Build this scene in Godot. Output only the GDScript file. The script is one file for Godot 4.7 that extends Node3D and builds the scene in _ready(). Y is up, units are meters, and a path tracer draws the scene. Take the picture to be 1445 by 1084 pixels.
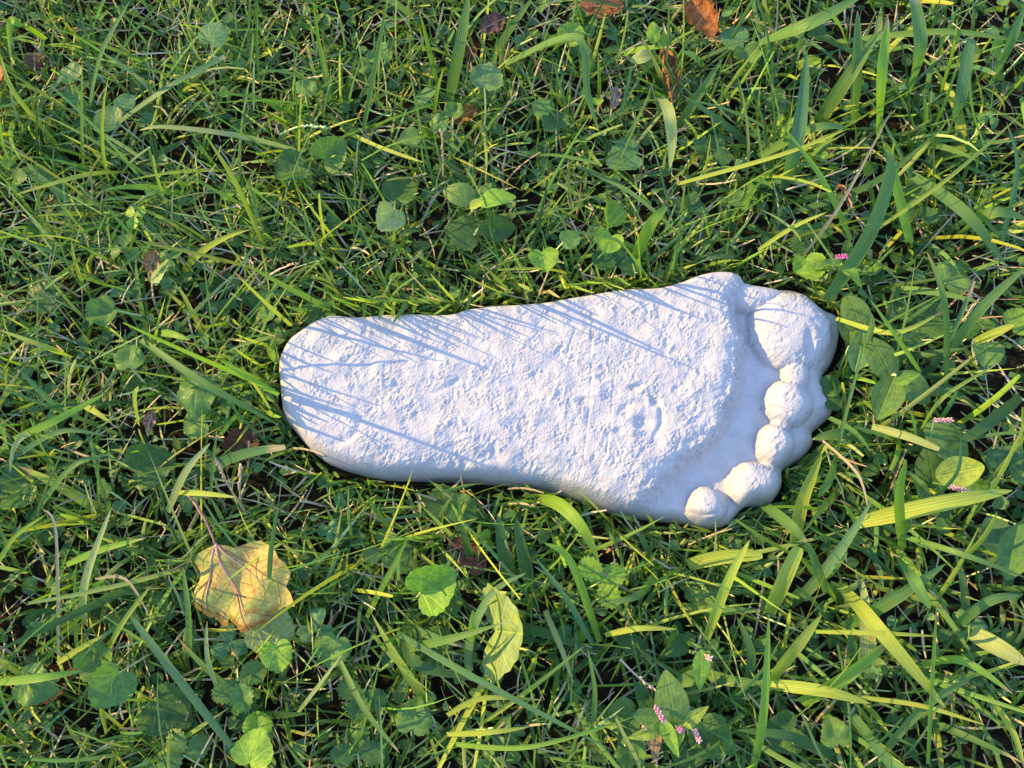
extends Node3D
# A white plaster cast of a giant foot lying in an unmown lawn, seen from above in low evening sun.

const PHOTO := Vector2(1445, 1084)
const FOV := 53.0
const TILT := 15.0
const DIST := 0.57
var rng := RandomNumberGenerator.new()
var cam_at := Vector3.ZERO
var focal := 1.0
var shade_dir := Vector3.ZERO      # where the sunlight travels

# ---------------------------------------------------------------- small helpers
func lin(r: float, g: float, b: float) -> Color:
	return Color(r, g, b).linear_to_srgb()

func at(px: float, py: float, h: float) -> Vector3:
	var t := deg_to_rad(90.0 - TILT)
	var fwd := Vector3(0, -sin(t), -cos(t))
	var up := Vector3(0, cos(t), -sin(t))
	var d := fwd + Vector3.RIGHT * ((px - PHOTO.x * 0.5) / focal) - up * ((py - PHOTO.y * 0.5) / focal)
	return cam_at + d * ((h - cam_at.y) / d.y)

func flat(px: float, py: float, h := 0.024) -> Vector2:
	var p := at(px, py, h)
	return Vector2(p.x, p.z)

func spot(p: Vector3) -> Vector2:     # the photo's pixel that shows a point
	var t := deg_to_rad(90.0 - TILT)
	var fwd := Vector3(0, -sin(t), -cos(t))
	var up := Vector3(0, cos(t), -sin(t))
	var q := p - cam_at
	var z := q.dot(fwd)
	return Vector2(q.x / z * focal + PHOTO.x * 0.5, PHOTO.y * 0.5 - q.dot(up) / z * focal)

var taken := {}
func numbered(called: String) -> String:
	var n: int = taken.get(called, 0)
	taken[called] = n + 1
	return called if n == 0 else "%s_%03d" % [called, n]

func thing(called: String, where: Vector3, category: String, group := "", label := "") -> Node3D:
	var o := Node3D.new()
	o.name = numbered(called)
	o.position = where
	add_child(o, true)
	o.set_meta("category", category)
	if group: o.set_meta("group", group)
	if label: o.set_meta("label", label)
	return o

func part(called: String, mesh: Mesh, mat: Material, parent: Node3D, label := "") -> MeshInstance3D:
	var o := MeshInstance3D.new()
	o.name = called
	o.mesh = mesh
	o.material_override = mat
	parent.add_child(o, true)
	if label: o.set_meta("label", label)
	return o

func single(called: String, mesh: Mesh, mat: Material, category: String, group := "", label := "", kind := "") -> MeshInstance3D:
	var o := MeshInstance3D.new()
	o.name = numbered(called)
	o.mesh = mesh
	o.material_override = mat
	add_child(o, true)
	if category: o.set_meta("category", category)
	if group: o.set_meta("group", group)
	if label: o.set_meta("label", label)
	if kind: o.set_meta("kind", kind)
	return o

# labels that say where a thing grows: which landmark, on which side, how near among its kind
var waiting := []
var landmarks := []
func later(o: Node3D, what: String, kind: String, px: Vector2) -> void:
	waiting.append({"o": o, "what": what, "kind": kind, "px": px})

func write_labels() -> void:
	var sides := ["to the right of", "above and right of", "above", "above and left of", "to the left of", "below and left of", "below", "below and right of"]
	var nth := ["closest", "second closest", "third closest", "fourth closest", "fifth closest", "sixth closest", "seventh closest", "eighth closest", "ninth closest", "tenth closest", "eleventh closest", "twelfth closest", "thirteenth closest", "fourteenth closest", "fifteenth closest", "sixteenth closest", "seventeenth closest", "eighteenth closest", "nineteenth closest", "twentieth closest", "twenty-first closest", "twenty-second closest", "twenty-third closest", "twenty-fourth closest", "twenty-fifth closest", "twenty-sixth closest", "twenty-seventh closest"]
	var sets := {}
	for w in waiting:
		var best := 1e9
		for l in landmarks:
			var d: float = (w.px as Vector2).distance_to(l[0])
			if d < best and d > 12.0:
				best = d
				w.mark = l[1]
				var v: Vector2 = w.px - l[0]
				w.side = sides[int(round(atan2(-v.y, v.x) / (PI / 4.0)) + 8) % 8]
		w.d = best
		var key: String = w.kind + w.mark + w.side
		if not sets.has(key): sets[key] = []
		sets[key].append(w)
	for key in sets:
		var a: Array = sets[key]
		a.sort_custom(func(p, q): return p.d < q.d)
		for i in a.size():
			var w = a[i]
			w.o.set_meta("label", "%s, %s %s %s" % [w.what, nth[mini(i, 26)], w.side, w.mark])

# ---------------------------------------------------------------- mesh collector
class Sheet:
	var v := PackedVector3Array()
	var n := PackedVector3Array()
	var c := PackedColorArray()
	var uv := PackedVector2Array()
	var ix := PackedInt32Array()
	func mesh() -> ArrayMesh:
		var a := []
		a.resize(Mesh.ARRAY_MAX)
		a[Mesh.ARRAY_VERTEX] = v
		a[Mesh.ARRAY_NORMAL] = n
		if c.size() == v.size(): a[Mesh.ARRAY_COLOR] = c
		if uv.size() == v.size(): a[Mesh.ARRAY_TEX_UV] = uv
		a[Mesh.ARRAY_INDEX] = ix
		var m := ArrayMesh.new()
		m.add_surface_from_arrays(Mesh.PRIMITIVE_TRIANGLES, a)
		return m
	# a thin blade along pts; across[i] points to its right, w[i] is half its width; crease > 0 folds it along the midrib
	func ribbon(pts: PackedVector3Array, across: PackedVector3Array, w: PackedFloat32Array, col: Color, crease: float, v_len: float, u0 := 0.0) -> void:
		var k := v.size()
		var m := pts.size()
		var face := 0.0      # which side mostly looks up
		for i in m: face += across[i].cross(pts[mini(i + 1, m - 1)] - pts[maxi(i - 1, 0)]).y
		var flip := -1.0 if face < 0.0 else 1.0
		for i in m:
			var t: Vector3 = pts[mini(i + 1, m - 1)] - pts[maxi(i - 1, 0)]
			var s := across[i] * flip
			var nn := s.cross(t).normalized()
			var vv := float(i) / (m - 1) * v_len
			if crease > 0.0:
				v.append(pts[i] - s * w[i] + nn * (w[i] * crease)); v.append(pts[i]); v.append(pts[i] + s * w[i] + nn * (w[i] * crease))
				n.append((nn + s * crease).normalized()); n.append(nn); n.append((nn - s * crease).normalized())
				c.append(col); c.append(col); c.append(col)
				uv.append(Vector2(u0, vv)); uv.append(Vector2(u0 + 0.5, vv)); uv.append(Vector2(u0 + 1.0, vv))
			else:
				v.append(pts[i] - s * w[i]); v.append(pts[i] + s * w[i])
				n.append((nn - s * 0.3).normalized()); n.append((nn + s * 0.3).normalized())
				c.append(col); c.append(col)
				uv.append(Vector2(u0, vv)); uv.append(Vector2(u0 + 1.0, vv))
		var r := 3 if crease > 0.0 else 2
		for i in m - 1:
			for j in r - 1:
				var a := k + i * r + j
				ix.append(a); ix.append(a + r); ix.append(a + 1)
				ix.append(a + 1); ix.append(a + r); ix.append(a + r + 1)
	func tube(pts: PackedVector3Array, rad: PackedFloat32Array, col: Color, sides := 5) -> void:
		var k := v.size()
		var m := pts.size()
		for i in m:
			var t: Vector3 = (pts[mini(i + 1, m - 1)] - pts[maxi(i - 1, 0)]).normalized()
			var a := t.cross(Vector3(0.31, 0.2, 0.93)).normalized()
			var b := t.cross(a)
			for j in sides:
				var q := TAU * j / sides
				var d := a * cos(q) + b * sin(q)
				v.append(pts[i] + d * rad[i]); n.append(d); c.append(col); uv.append(Vector2(float(j) / sides, float(i) / (m - 1)))
		for i in m - 1:
			for j in sides:
				var p := k + i * sides + j
				var q := k + i * sides + (j + 1) % sides
				ix.append(p); ix.append(p + sides); ix.append(q)
				ix.append(q); ix.append(p + sides); ix.append(q + sides)
	func bead(at_: Vector3, along: Vector3, lng: float, rad: float, col: Color) -> void:
		var k := v.size()
		var t := along.normalized()
		var a := t.cross(Vector3(0.31, 0.2, 0.93)).normalized()
		var b := t.cross(a)
		for i in 5:
			var f := i / 4.0
			var rr := rad * sin(PI * clampf(f * 0.86 + 0.1, 0.0, 1.0))
			for j in 6:
				var q := TAU * j / 6.0
				var d := a * cos(q) + b * sin(q)
				v.append(at_ + t * (f - 0.5) * lng + d * rr); n.append((d + t * (f - 0.5) * 1.4).normalized()); c.append(col); uv.append(Vector2(j / 6.0, f))
		for i in 4:
			for j in 6:
				var p := k + i * 6 + j
				var q := k + i * 6 + (j + 1) % 6
				ix.append(p); ix.append(p + 6); ix.append(q)
				ix.append(q); ix.append(p + 6); ix.append(q + 6)

# ---------------------------------------------------------------- textures and materials
func picture(w: int, h: int, f: Callable) -> ImageTexture:
	var im := Image.create(w, h, false, Image.FORMAT_RGB8)
	for y in h:
		for x in w:
			im.set_pixel(x, y, f.call((x + 0.5) / w, (y + 0.5) / h))
	return ImageTexture.create_from_image(im)

func relief(w: int, h: int, strength: float, f: Callable) -> ImageTexture:
	var im := Image.create(w, h, false, Image.FORMAT_RGB8)
	for y in h:
		for x in w:
			var k: float = clampf(f.call((x + 0.5) / w, (y + 0.5) / h), 0.0, 1.0)
			im.set_pixel(x, y, Color(k, k, k))
	im.bump_map_to_normal_map(strength)
	return ImageTexture.create_from_image(im)

var M := {}
func leaf_material(tex: Texture2D, bump: Texture2D, rough: float, through: Color) -> StandardMaterial3D:
	var m := StandardMaterial3D.new()
	m.vertex_color_use_as_albedo = true
	m.albedo_texture = tex
	if bump:
		m.normal_enabled = true
		m.normal_texture = bump
		m.normal_scale = 1.0
	m.roughness = rough
	m.metallic_specular = 0.3
	m.backlight_enabled = true
	m.backlight = through
	m.cull_mode = BaseMaterial3D.CULL_DISABLED
	return m

func vein_field(u: float, v: float, kind: String) -> float:      # 0 between the veins, 1 on a vein
	var x := u - 0.5
	var y := v
	var best := 1.0
	if kind == "palmate":
		var p := Vector2(x, y - 0.1)
		for a in [-78.0, -50.0, -24.0, 0.0, 24.0, 50.0, 78.0]:
			var d := Vector2(sin(deg_to_rad(a)), cos(deg_to_rad(a)))
			var l := p.dot(d)
			if l > 0.0:
				best = minf(best, absf(p.x * d.y - p.y * d.x - 0.16 * l * l * signf(a)) / (0.016 + 0.006 * (1.0 - l)))
				# side veins off each main vein
				var side := fposmod(l - absf(p.x * d.y - p.y * d.x) * 0.9, 0.14) - 0.07
				if absf(p.x * d.y - p.y * d.x) < 0.2 * l + 0.02: best = minf(best, absf(side) / 0.009 + 0.45)
	elif kind == "parallel":
		best = absf(x) / 0.02
		for i in [1, 2, 3, 4]:
			var c: float = 0.075 * i * sin(PI * clampf(y, 0.02, 0.98)) * 1.1
			best = minf(best, absf(absf(x) - c) / 0.012 + 0.35)
	else:
		best = absf(x) / 0.018
		var s := fposmod(y - absf(x) * 0.8, 0.13) - 0.065
		best = minf(best, absf(s) / 0.011 + 0.25)
	return clampf(1.0 - best, 0.0, 1.0)

func make_materials() -> void:
	var fine := FastNoiseLite.new()
	fine.seed = 4
	fine.frequency = 0.05
	fine.fractal_octaves = 4
	var stripes := picture(64, 256, func(u, v):
		var s: float = 0.86 + 0.035 * cos(u * TAU * 6.0) + 0.10 * fine.get_noise_2d(u * 260.0, v * 40.0)
		s += 0.09 * clampf(1.0 - absf(u - 0.5) / 0.05, 0.0, 1.0)
		var spot_: float = clampf((fine.get_noise_2d(u * 90.0 + 300.0, v * 260.0) - 0.34) * 7.0, 0.0, 0.6)
		var k := Color(s, s, s * 0.96)
		return k.lerp(Color(0.98, 0.80, 0.42), spot_).clamp())
	var ridges := relief(64, 128, 1.4, func(u, v): return 0.5 + 0.25 * cos(u * TAU * 5.0) + 0.1 * fine.get_noise_2d(u * 200.0, v * 60.0))
	M.blade = leaf_material(stripes, ridges, 0.42, Color(0.86, 0.94, 0.26))
	M.fine = leaf_material(stripes, null, 0.42, Color(0.86, 0.94, 0.26))
	M.straw = leaf_material(stripes, null, 0.6, Color(0.35, 0.3, 0.2))
	for kind in ["palmate", "pinnate", "parallel"]:
		var tex := picture(192, 192, func(u, v):
			var k: float = vein_field(u, v, kind)
			var s: float = 0.80 + 0.14 * fine.get_noise_2d(u * 120.0, v * 120.0) + 0.07 * fine.get_noise_2d(u * 500.0, v * 500.0)
			var c := Color(s, s, s * 0.95).lerp(Color(1.0, 1.0, 0.78), k * 0.7)
			var blot: float = clampf((fine.get_noise_2d(u * 60.0 + 70.0, v * 60.0 + 20.0) - 0.30) * 5.0, 0.0, 0.45)
			return c.lerp(Color(1.0, 0.93, 0.55), blot).clamp())
		var bump := relief(192, 192, 5.0, func(u, v):
			return 0.62 - 0.3 * vein_field(u, v, kind) + 0.16 * fine.get_noise_2d(u * 160.0, v * 160.0))
		M[kind] = leaf_material(tex, bump, 0.4, Color(0.74, 0.86, 0.24))
	var crisp := picture(192, 192, func(u, v):
		var s: float = 0.74 + 0.3 * fine.get_noise_2d(u * 90.0, v * 90.0) + 0.12 * fine.get_noise_2d(u * 420.0, v * 420.0)
		var k: float = vein_field(u, v, "pinnate")
		return Color(s, s * 0.94, s * 0.86).lerp(Color(0.95, 0.75, 0.5), k * 0.5).clamp())
	var crumple := relief(192, 192, 9.0, func(u, v):
		return 0.5 + 0.3 * fine.get_noise_2d(u * 110.0, v * 110.0) + 0.3 * vein_field(u, v, "pinnate"))
	M.dry = leaf_material(crisp, crumple, 0.62, Color(0.35, 0.22, 0.1))
	# the fallen maple leaf: yellow with green left between the veins, tan at its rim, rusty spots
	var mvein := func(u, v):
		var p := Vector2(u - 0.22, v - 0.06)
		var b := 1.0
		for e in [[-8.0, 0.80, 0.017], [24.0, 0.95, 0.02], [58.0, 0.8, 0.016], [84.0, 0.35, 0.012], [-38.0, 0.2, 0.01]]:
			var d := Vector2(sin(deg_to_rad(e[0])), cos(deg_to_rad(e[0])))
			var l := p.dot(d)
			var off: float = absf(p.x * d.y - p.y * d.x)
			if l > 0.0 and l < e[1]:
				b = minf(b, off / (e[2] * (1.2 - l)))
				var side := fposmod(l - off * 0.75, 0.15) - 0.075
				if off < 0.27 * l + 0.03 and off > 0.008: b = minf(b, absf(side) / 0.010 + 0.3)
		return clampf(1.0 - b, 0.0, 1.0)
	var maple := picture(256, 256, func(u, v):
		var a: float = fine.get_noise_2d(u * 46.0 + 9.0, v * 46.0)
		var c := Color(0.76, 0.67, 0.35).lerp(Color(0.54, 0.60, 0.30), clampf(0.35 + a * 1.6 - (u - 0.35) * 1.1, 0.0, 0.9))
		var rust: float = clampf((fine.get_noise_2d(u * 120.0, v * 120.0 + 40.0) - 0.34) * 4.0, 0.0, 0.5)
		c = c.lerp(Color(0.68, 0.38, 0.16), rust)
		var s: float = 1.0 + 0.16 * fine.get_noise_2d(u * 400.0, v * 400.0)
		c = Color(c.r * s, c.g * s, c.b * s)
		return c.lerp(Color(0.66, 0.44, 0.33), mvein.call(u, v) * 0.85).clamp())
	var mbump := relief(256, 256, 7.0, func(u, v): return 0.4 + 0.4 * mvein.call(u, v) + 0.2 * fine.get_noise_2d(u * 120.0, v * 120.0))
	M.maple = leaf_material(maple, mbump, 0.55, Color(0.6, 0.48, 0.14))
	var stem := StandardMaterial3D.new()
	stem.vertex_color_use_as_albedo = true
	stem.roughness = 0.5
	M.stem = stem
	var petal := StandardMaterial3D.new()
	petal.vertex_color_use_as_albedo = true
	petal.roughness = 0.6
	petal.subsurf_scatter_enabled = true
	petal.subsurf_scatter_strength = 0.2
	M.petal = petal
	# plaster: white, with a fine chalky grain
	var grain := relief(512, 512, 5.0, func(u, v):
		return 0.5 + 0.32 * fine.get_noise_2d(u * 900.0, v * 900.0) + 0.2 * fine.get_noise_2d(u * 260.0 + 50.0, v * 260.0))
	var chalk := picture(256, 256, func(u, v):
		var s: float = 0.695 + 0.05 * fine.get_noise_2d(u * 120.0, v * 120.0)
		return Color(s, s * 0.982, s * 0.945).clamp())
	var p := StandardMaterial3D.new()
	p.albedo_texture = chalk
	p.normal_enabled = true
	p.normal_texture = grain
	p.normal_scale = 0.7
	p.roughness = 0.85
	p.metallic_specular = 0.3
	p.uv1_triplanar = true
	p.uv1_scale = Vector3.ONE * 11.0
	p.normal_scale = 0.9
	M.plaster = p
	var sm := p.duplicate()
	sm.normal_scale = 0.35
	sm.roughness = 0.6
	M.plaster_smooth = sm
	# soil
	var soil := picture(256, 256, func(u, v):
		var a: float = 0.5 + 0.8 * fine.get_noise_2d(u * 256.0, v * 256.0)
		return Color(0.09, 0.08, 0.05).lerp(Color(0.20, 0.17, 0.11), a).clamp())
	var g := StandardMaterial3D.new()
	g.albedo_texture = soil
	g.roughness = 0.95
	g.metallic_specular = 0.15
	g.uv1_triplanar = true
	g.uv1_world_triplanar = true
	g.uv1_scale = Vector3.ONE * 6.0
	M.soil = g

# real base colours of the plants (linear)
const TONE := {
	"mid": Color(0.195, 0.37, 0.100), "dark": Color(0.105, 0.235, 0.070), "blue": Color(0.17, 0.36, 0.145), "yellow": Color(0.56, 0.68, 0.110),
	"lime": Color(0.33, 0.57, 0.080), "pale": Color(0.50, 0.62, 0.24), "straw": Color(0.60, 0.51, 0.32), "tan": Color(0.46, 0.33, 0.19), "grey": Color(0.24, 0.42, 0.16),
}
const SAY := {"mid": "green", "dark": "dark green", "blue": "bluish green", "yellow": "yellow-green", "lime": "bright green", "pale": "pale green", "straw": "straw-coloured", "tan": "tan", "grey": "grey-green"}

func tint(t: String, spread := 0.16) -> Color:
	var c: Color = TONE[t]
	var k := 1.0 + rng.randf_range(-spread, spread)
	var y := rng.randf_range(-spread, spread) * 0.5
	return Color(c.r * k * (1.0 + y), c.g * k, c.b * k * (1.0 - y))

# ---------------------------------------------------------------- the plaster foot
var outline := PackedVector2Array()
var sole_line := PackedVector2Array()
var fo := Vector2.ZERO            # corner of the foot's grids
const CO := 0.0025
var cnx := 0
var cny := 0
var d_out := PackedFloat32Array()
var d_sole := PackedFloat32Array()
const FI := 0.0007
var fnx := 0
var fny := 0
var height := PackedFloat32Array()

func curve_through(a: PackedVector2Array, closed: bool, steps: int) -> PackedVector2Array:
	var out := PackedVector2Array()
	var n := a.size()
	for i in (n if closed else n - 1):
		var p0 := a[(i - 1 + n) % n] if closed else a[maxi(i - 1, 0)]
		var p1 := a[i]
		var p2 := a[(i + 1) % n]
		var p3 := a[(i + 2) % n] if closed else a[mini(i + 2, n - 1)]
		for s in steps:
			out.append(p1.cubic_interpolate(p2, p0, p3, float(s) / steps))
	if not closed: out.append(a[n - 1])
	return out

func signed_grid(poly: PackedVector2Array) -> PackedFloat32Array:
	var out := PackedFloat32Array()
	out.resize(cnx * cny)
	var n := poly.size()
	for j in cny:
		for i in cnx:
			var p := fo + Vector2(i, j) * CO
			var best := 1e9
			var a := poly[n - 1]
			for k in n:
				var b := poly[k]
				var ab := b - a
				var t := clampf((p - a).dot(ab) / ab.length_squared(), 0.0, 1.0)
				var d := (a + ab * t).distance_squared_to(p)
				if d < best: best = d
				a = b
			out[j * cnx + i] = sqrt(best) * (1.0 if Geometry2D.is_point_in_polygon(p, poly) else -1.0)
	return out

func sample(g: PackedFloat32Array, nx: int, ny: int, cell: float, p: Vector2) -> float:
	var q := (p - fo) / cell
	var i := clampi(int(q.x), 0, nx - 2)
	var j := clampi(int(q.y), 0, ny - 2)
	var u := clampf(q.x - i, 0.0, 1.0)
	var v := clampf(q.y - j, 0.0, 1.0)
	var k := j * nx + i
	return lerpf(lerpf(g[k], g[k + 1], u), lerpf(g[k + nx], g[k + nx + 1], u), v)

func foot_dist(p: Vector2) -> float:       # metres inside the foot's outline; negative outside
	if p.x < fo.x or p.y < fo.y or p.x > fo.x + (cnx - 1) * CO or p.y > fo.y + (cny - 1) * CO: return -0.03
	return sample(d_out, cnx, cny, CO, p)

func foot_top(p: Vector2) -> float:
	return sample(height, fnx, fny, FI, p)

func trace(words: String, h: float) -> PackedVector2Array:
	var out := PackedVector2Array()
	for w in words.split(" "):
		var xy := w.split_floats(",")
		out.append(flat(xy[0], xy[1], h))
	return out

func build_foot() -> void:
	var o := PackedVector2Array()
	o.append_array(trace("398,571 397,553 398,522 404,504 413,489 426,477 441,466 459,457 480,452", 0.012))
	o.append_array(trace("511,449 547,446 587,445 614,446 639,445 660,439 684,435 730,432 770,428 820,420 872,411 913,410", 0.020))
	o.append_array(trace("935,411 953,406 972,398 998,392 1020,392 1038,396 1057,403 1094,403 1123,405 1145,414 1164,431", 0.012))
	o.append_array(trace("1177,449 1182,473 1179,496 1171,518 1160,534 1162,551 1171,569 1173,582 1168,593 1153,606 1144,615", 0.001))
	o.append_array(trace("1146,625 1140,638 1127,652 1109,662 1101,669 1102,684 1096,700 1083,713 1068,717 1049,717 1038,728", 0.0))
	o.append_array(trace("1024,743 1005,748 983,747 965,741 928,737 891,732 854,723 817,710 776,696 730,688 669,684 608,681", 0.0))
	o.append_array(trace("547,678 514,672 480,662 456,650 438,635 423,617 407,595", 0.003))
	outline = curve_through(o, true, 4)
	sole_line = curve_through(trace("1036,360 1044,405 1028,432 1030,452 1043,486 1039,518 1039,547 1022,576 1016,604 988,636 957,655 934,678 917,702 900,728 895,790 600,790 360,720 360,400 600,360", 0.026), true, 3)
	var lo := outline[0]
	var hi := outline[0]
	for p in outline:
		lo = lo.min(p)
		hi = hi.max(p)
	fo = lo - Vector2.ONE * 0.03
	var size := hi + Vector2.ONE * 0.03 - fo
	cnx = int(size.x / CO) + 2
	cny = int(size.y / CO) + 2
	fnx = int(size.x / FI) + 2
	fny = int(size.y / FI) + 2
	d_out = signed_grid(outline)
	d_sole = signed_grid(sole_line)
	var big := FastNoiseLite.new(); big.seed = 11; big.frequency = 0.035; big.fractal_octaves = 2
	var mid := FastNoiseLite.new(); mid.seed = 12; mid.frequency = 0.13; mid.fractal_octaves = 3
	var rough := FastNoiseLite.new(); rough.seed = 13; rough.frequency = 0.5; rough.fractal_octaves = 2
	var crumb := FastNoiseLite.new(); crumb.seed = 14; crumb.frequency = 0.11; crumb.fractal_type = FastNoiseLite.FRACTAL_RIDGED; crumb.fractal_octaves = 3
	var smear := FastNoiseLite.new(); smear.seed = 15; smear.frequency = 0.12; smear.fractal_octaves = 3
	# toes: centre, half width, half length in photo pixels, height of the dome, how round
	var toes := []
	for t in [[1116, 462, 58, 60, 0.0155], [1114, 567, 35, 34, 0.0150], [1096, 626, 28, 31, 0.0140], [1066, 684, 38, 35, 0.0155], [999, 714, 28, 30, 0.0140], [1068, 414, 44, 26, 0.0125], [1126, 524, 20, 30, 0.0085], [1090, 656, 12, 12, 0.0050], [1106, 597, 15, 13, 0.0070]]:
		var c := flat(t[0], t[1], 0.030)
		var ex := flat(t[0] + t[2], t[1], 0.030).x - c.x
		var ey := flat(t[0], t[1] + t[3], 0.030).y - c.y
		toes.append([c, ex, ey, t[4]])
	# grooves: path, half width, depth
	var grooves := []
	for g in [["832,476 832,520 831,560 823,640 816,678", 0.0007, -0.00045], ["867,522 862,560 860,600 852,652", 0.0007, -0.00045], ["812,470 803,490 799,506", 0.0006, -0.0006], ["505,582 511,597 506,612 493,622 474,627", 0.0032, -0.0016],
			["1082,572 1096,575 1112,584", 0.0009, -0.0016], ["978,722 994,727 1012,723", 0.0010, -0.0020], ["560,545 610,560 648,540", 0.002, -0.0009], ["700,600 760,640 800,650", 0.002, 0.0008], ["870,590 885,575 905,572", 0.0022, -0.0012], ["918,625 930,600 926,575", 0.002, -0.0013]]:
		var line := curve_through(trace(g[0], 0.032), false, 4)
		var a := line[0]
		var b := line[0]
		for p in line:
			a = a.min(p)
			b = b.max(p)
		grooves.append([line, g[1], g[2], Rect2(a, b - a).grow(g[1] * 3.0)])
	# picks and dents: centre, half sizes in pixels, depth
	var dents := []
	for d in [[905, 600, 12, 8, -0.0022], [921, 570, 7, 8, -0.0018], [895, 552, 9, 5, -0.0015], [822, 571, 10, 6, -0.0014], [925, 628, 9, 5, -0.0014], [951, 555, 6, 5, -0.0012], [1141, 486, 7, 17, -0.0028], [870, 612, 6, 5, -0.0012], [880, 590, 5, 4, -0.0012],
			[660, 548, 20, 10, -0.0010], [735, 560, 18, 8, -0.0010], [560, 560, 14, 12, -0.0008], [690, 645, 22, 8, -0.0012], [640, 655, 26, 8, -0.0014], [948, 632, 9, 5, -0.0013], [1137, 555, 8, 8, -0.0012], [1075, 665, 9, 7, -0.0012], [1122, 440, 18, 8, -0.0008]]:
		var c := flat(d[0], d[1], 0.032)
		dents.append([c, d[2] * 0.00052, d[3] * 0.00052, d[4]])
	height.resize(fnx * fny)
	var owner_ := PackedInt32Array()
	owner_.resize(fnx * fny)
	var x_skirt := flat(1010, 600).x
	var x_tip := flat(1150, 600).x
	for j in fny:
		for i in fnx:
			var k := j * fnx + i
			var p := fo + Vector2(i, j) * FI
			var d := sample(d_out, cnx, cny, CO, p)
			if d < -0.003:
				height[k] = -0.004
				owner_[k] = -1
				continue
			var mm := p * 1000.0
			var n_big := big.get_noise_2d(mm.x, mm.y)
			var n_mid := mid.get_noise_2d(mm.x, mm.y)
			var n_rough := rough.get_noise_2d(mm.x, mm.y)
			var n_crumb := crumb.get_noise_2d(mm.x, mm.y)
			var s := sample(d_sole, cnx, cny, CO, p) + n_mid * 0.0022 + n_rough * 0.0006
			var plate := 0.0215 + 0.0006 * smear.get_noise_2d(mm.x * 0.5, mm.y * 1.6)
			var in_sole := smoothstep(-0.0090, 0.0050, s)
			var top := 0.0395 + 0.0020 * smoothstep(0.0, 0.045, d) + n_big * 0.0016
			var under_side := smoothstep(0.1, 0.45, (p.y - lerpf(lo.y + hi.y - 0.05, lo.y + hi.y + 0.02, (p.x - lo.x) / (hi.x - lo.x)) * 0.5) / 0.06)
			top -= 0.010 * under_side * pow(1.0 - clampf(d / 0.030, 0.0, 1.0), 2.0)
			top -= 0.0055 * pow(1.0 - clampf(s / 0.016, 0.0, 1.0), 2.0)
			var h := lerpf(plate, top, in_sole)
			var rough_share := 0.22 + 0.78 * in_sole * in_sole
			var mine := 0 if in_sole > 0.5 else 6
			for q in toes.size():
				var t: Array = toes[q]
				var e: Vector2 = (p - t[0]) / Vector2(t[1], t[2])
				if e.x > 0.0: e.x *= 0.86
				var r: float = e.length() + (n_mid * 0.07 + n_rough * 0.05) * (1.0 if e.x > 0.0 else 0.5)
				if r < 1.0:
					var dome: float = 0.0215 + t[3] * 1.04 * lerpf(pow(1.0 - r * r * r, 0.62), pow(1.0 - r * r, 0.72), smoothstep(-0.5, 0.8, e.x))
					if dome > h:
						if q < 5: mine = q + 1
						elif mine == 6: mine = 1 if q == 5 else (2 if q == 6 or q == 8 else 4)
						h = dome
						rough_share = maxf(rough_share, smoothstep(1.0, 0.8, r))
			var rim := lerpf(0.010, 0.021, smoothstep(x_skirt, x_tip, p.x))
			var e2 := 1.0 - clampf(d / rim, 0.0, 1.0)
			var edge := sqrt(maxf(0.0, 1.0 - pow(e2, 2.3)))
			rough_share *= smoothstep(0.0015, 0.010, d)
			var worked := 0.2 + 1.0 * smoothstep(-0.35, 0.45, big.get_noise_2d(mm.x * 1.3 + 200.0, mm.y * 1.3) + 0.4 * n_mid)
			h += rough_share * (n_mid * 0.0003 + n_rough * 0.00012 + worked * (n_mid * 0.00018 + n_rough * 0.00050 + (n_crumb - 0.35) * 0.0007))
			h += (1.0 - rough_share) * 0.00012 * smear.get_noise_2d(mm.x * 2.0, mm.y * 7.0)
			for g in grooves:
				if (g[3] as Rect2).has_point(p):
					var near := 1e9
					var line: PackedVector2Array = g[0]
					for w in line.size() - 1:
						near = minf(near, Geometry2D.get_closest_point_to_segment(p, line[w], line[w + 1]).distance_squared_to(p))
					near = sqrt(near) / g[1]
					if near < 3.0: h += g[2] * exp(-near * near)
			for g in dents:
				var e: Vector2 = (p - g[0]) / Vector2(g[1], g[2])
				var r2: float = e.length_squared()
				if r2 < 4.0: h += g[3] * exp(-r2 * r2 * 0.8 - n_mid * 0.6)
			height[k] = -0.004 + (h + 0.004) * edge
			if d < 0.0035: mine = 6
			owner_[k] = mine if d > 0.0 else -1
	# the surface: cells that touch the foot; corners outside are drawn in to its outline
	var id := PackedInt32Array()
	id.resize(fnx * fny)
	id.fill(-1)
	var pos := PackedVector3Array()
	var own := PackedInt32Array()
	var faces := PackedInt32Array()
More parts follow.
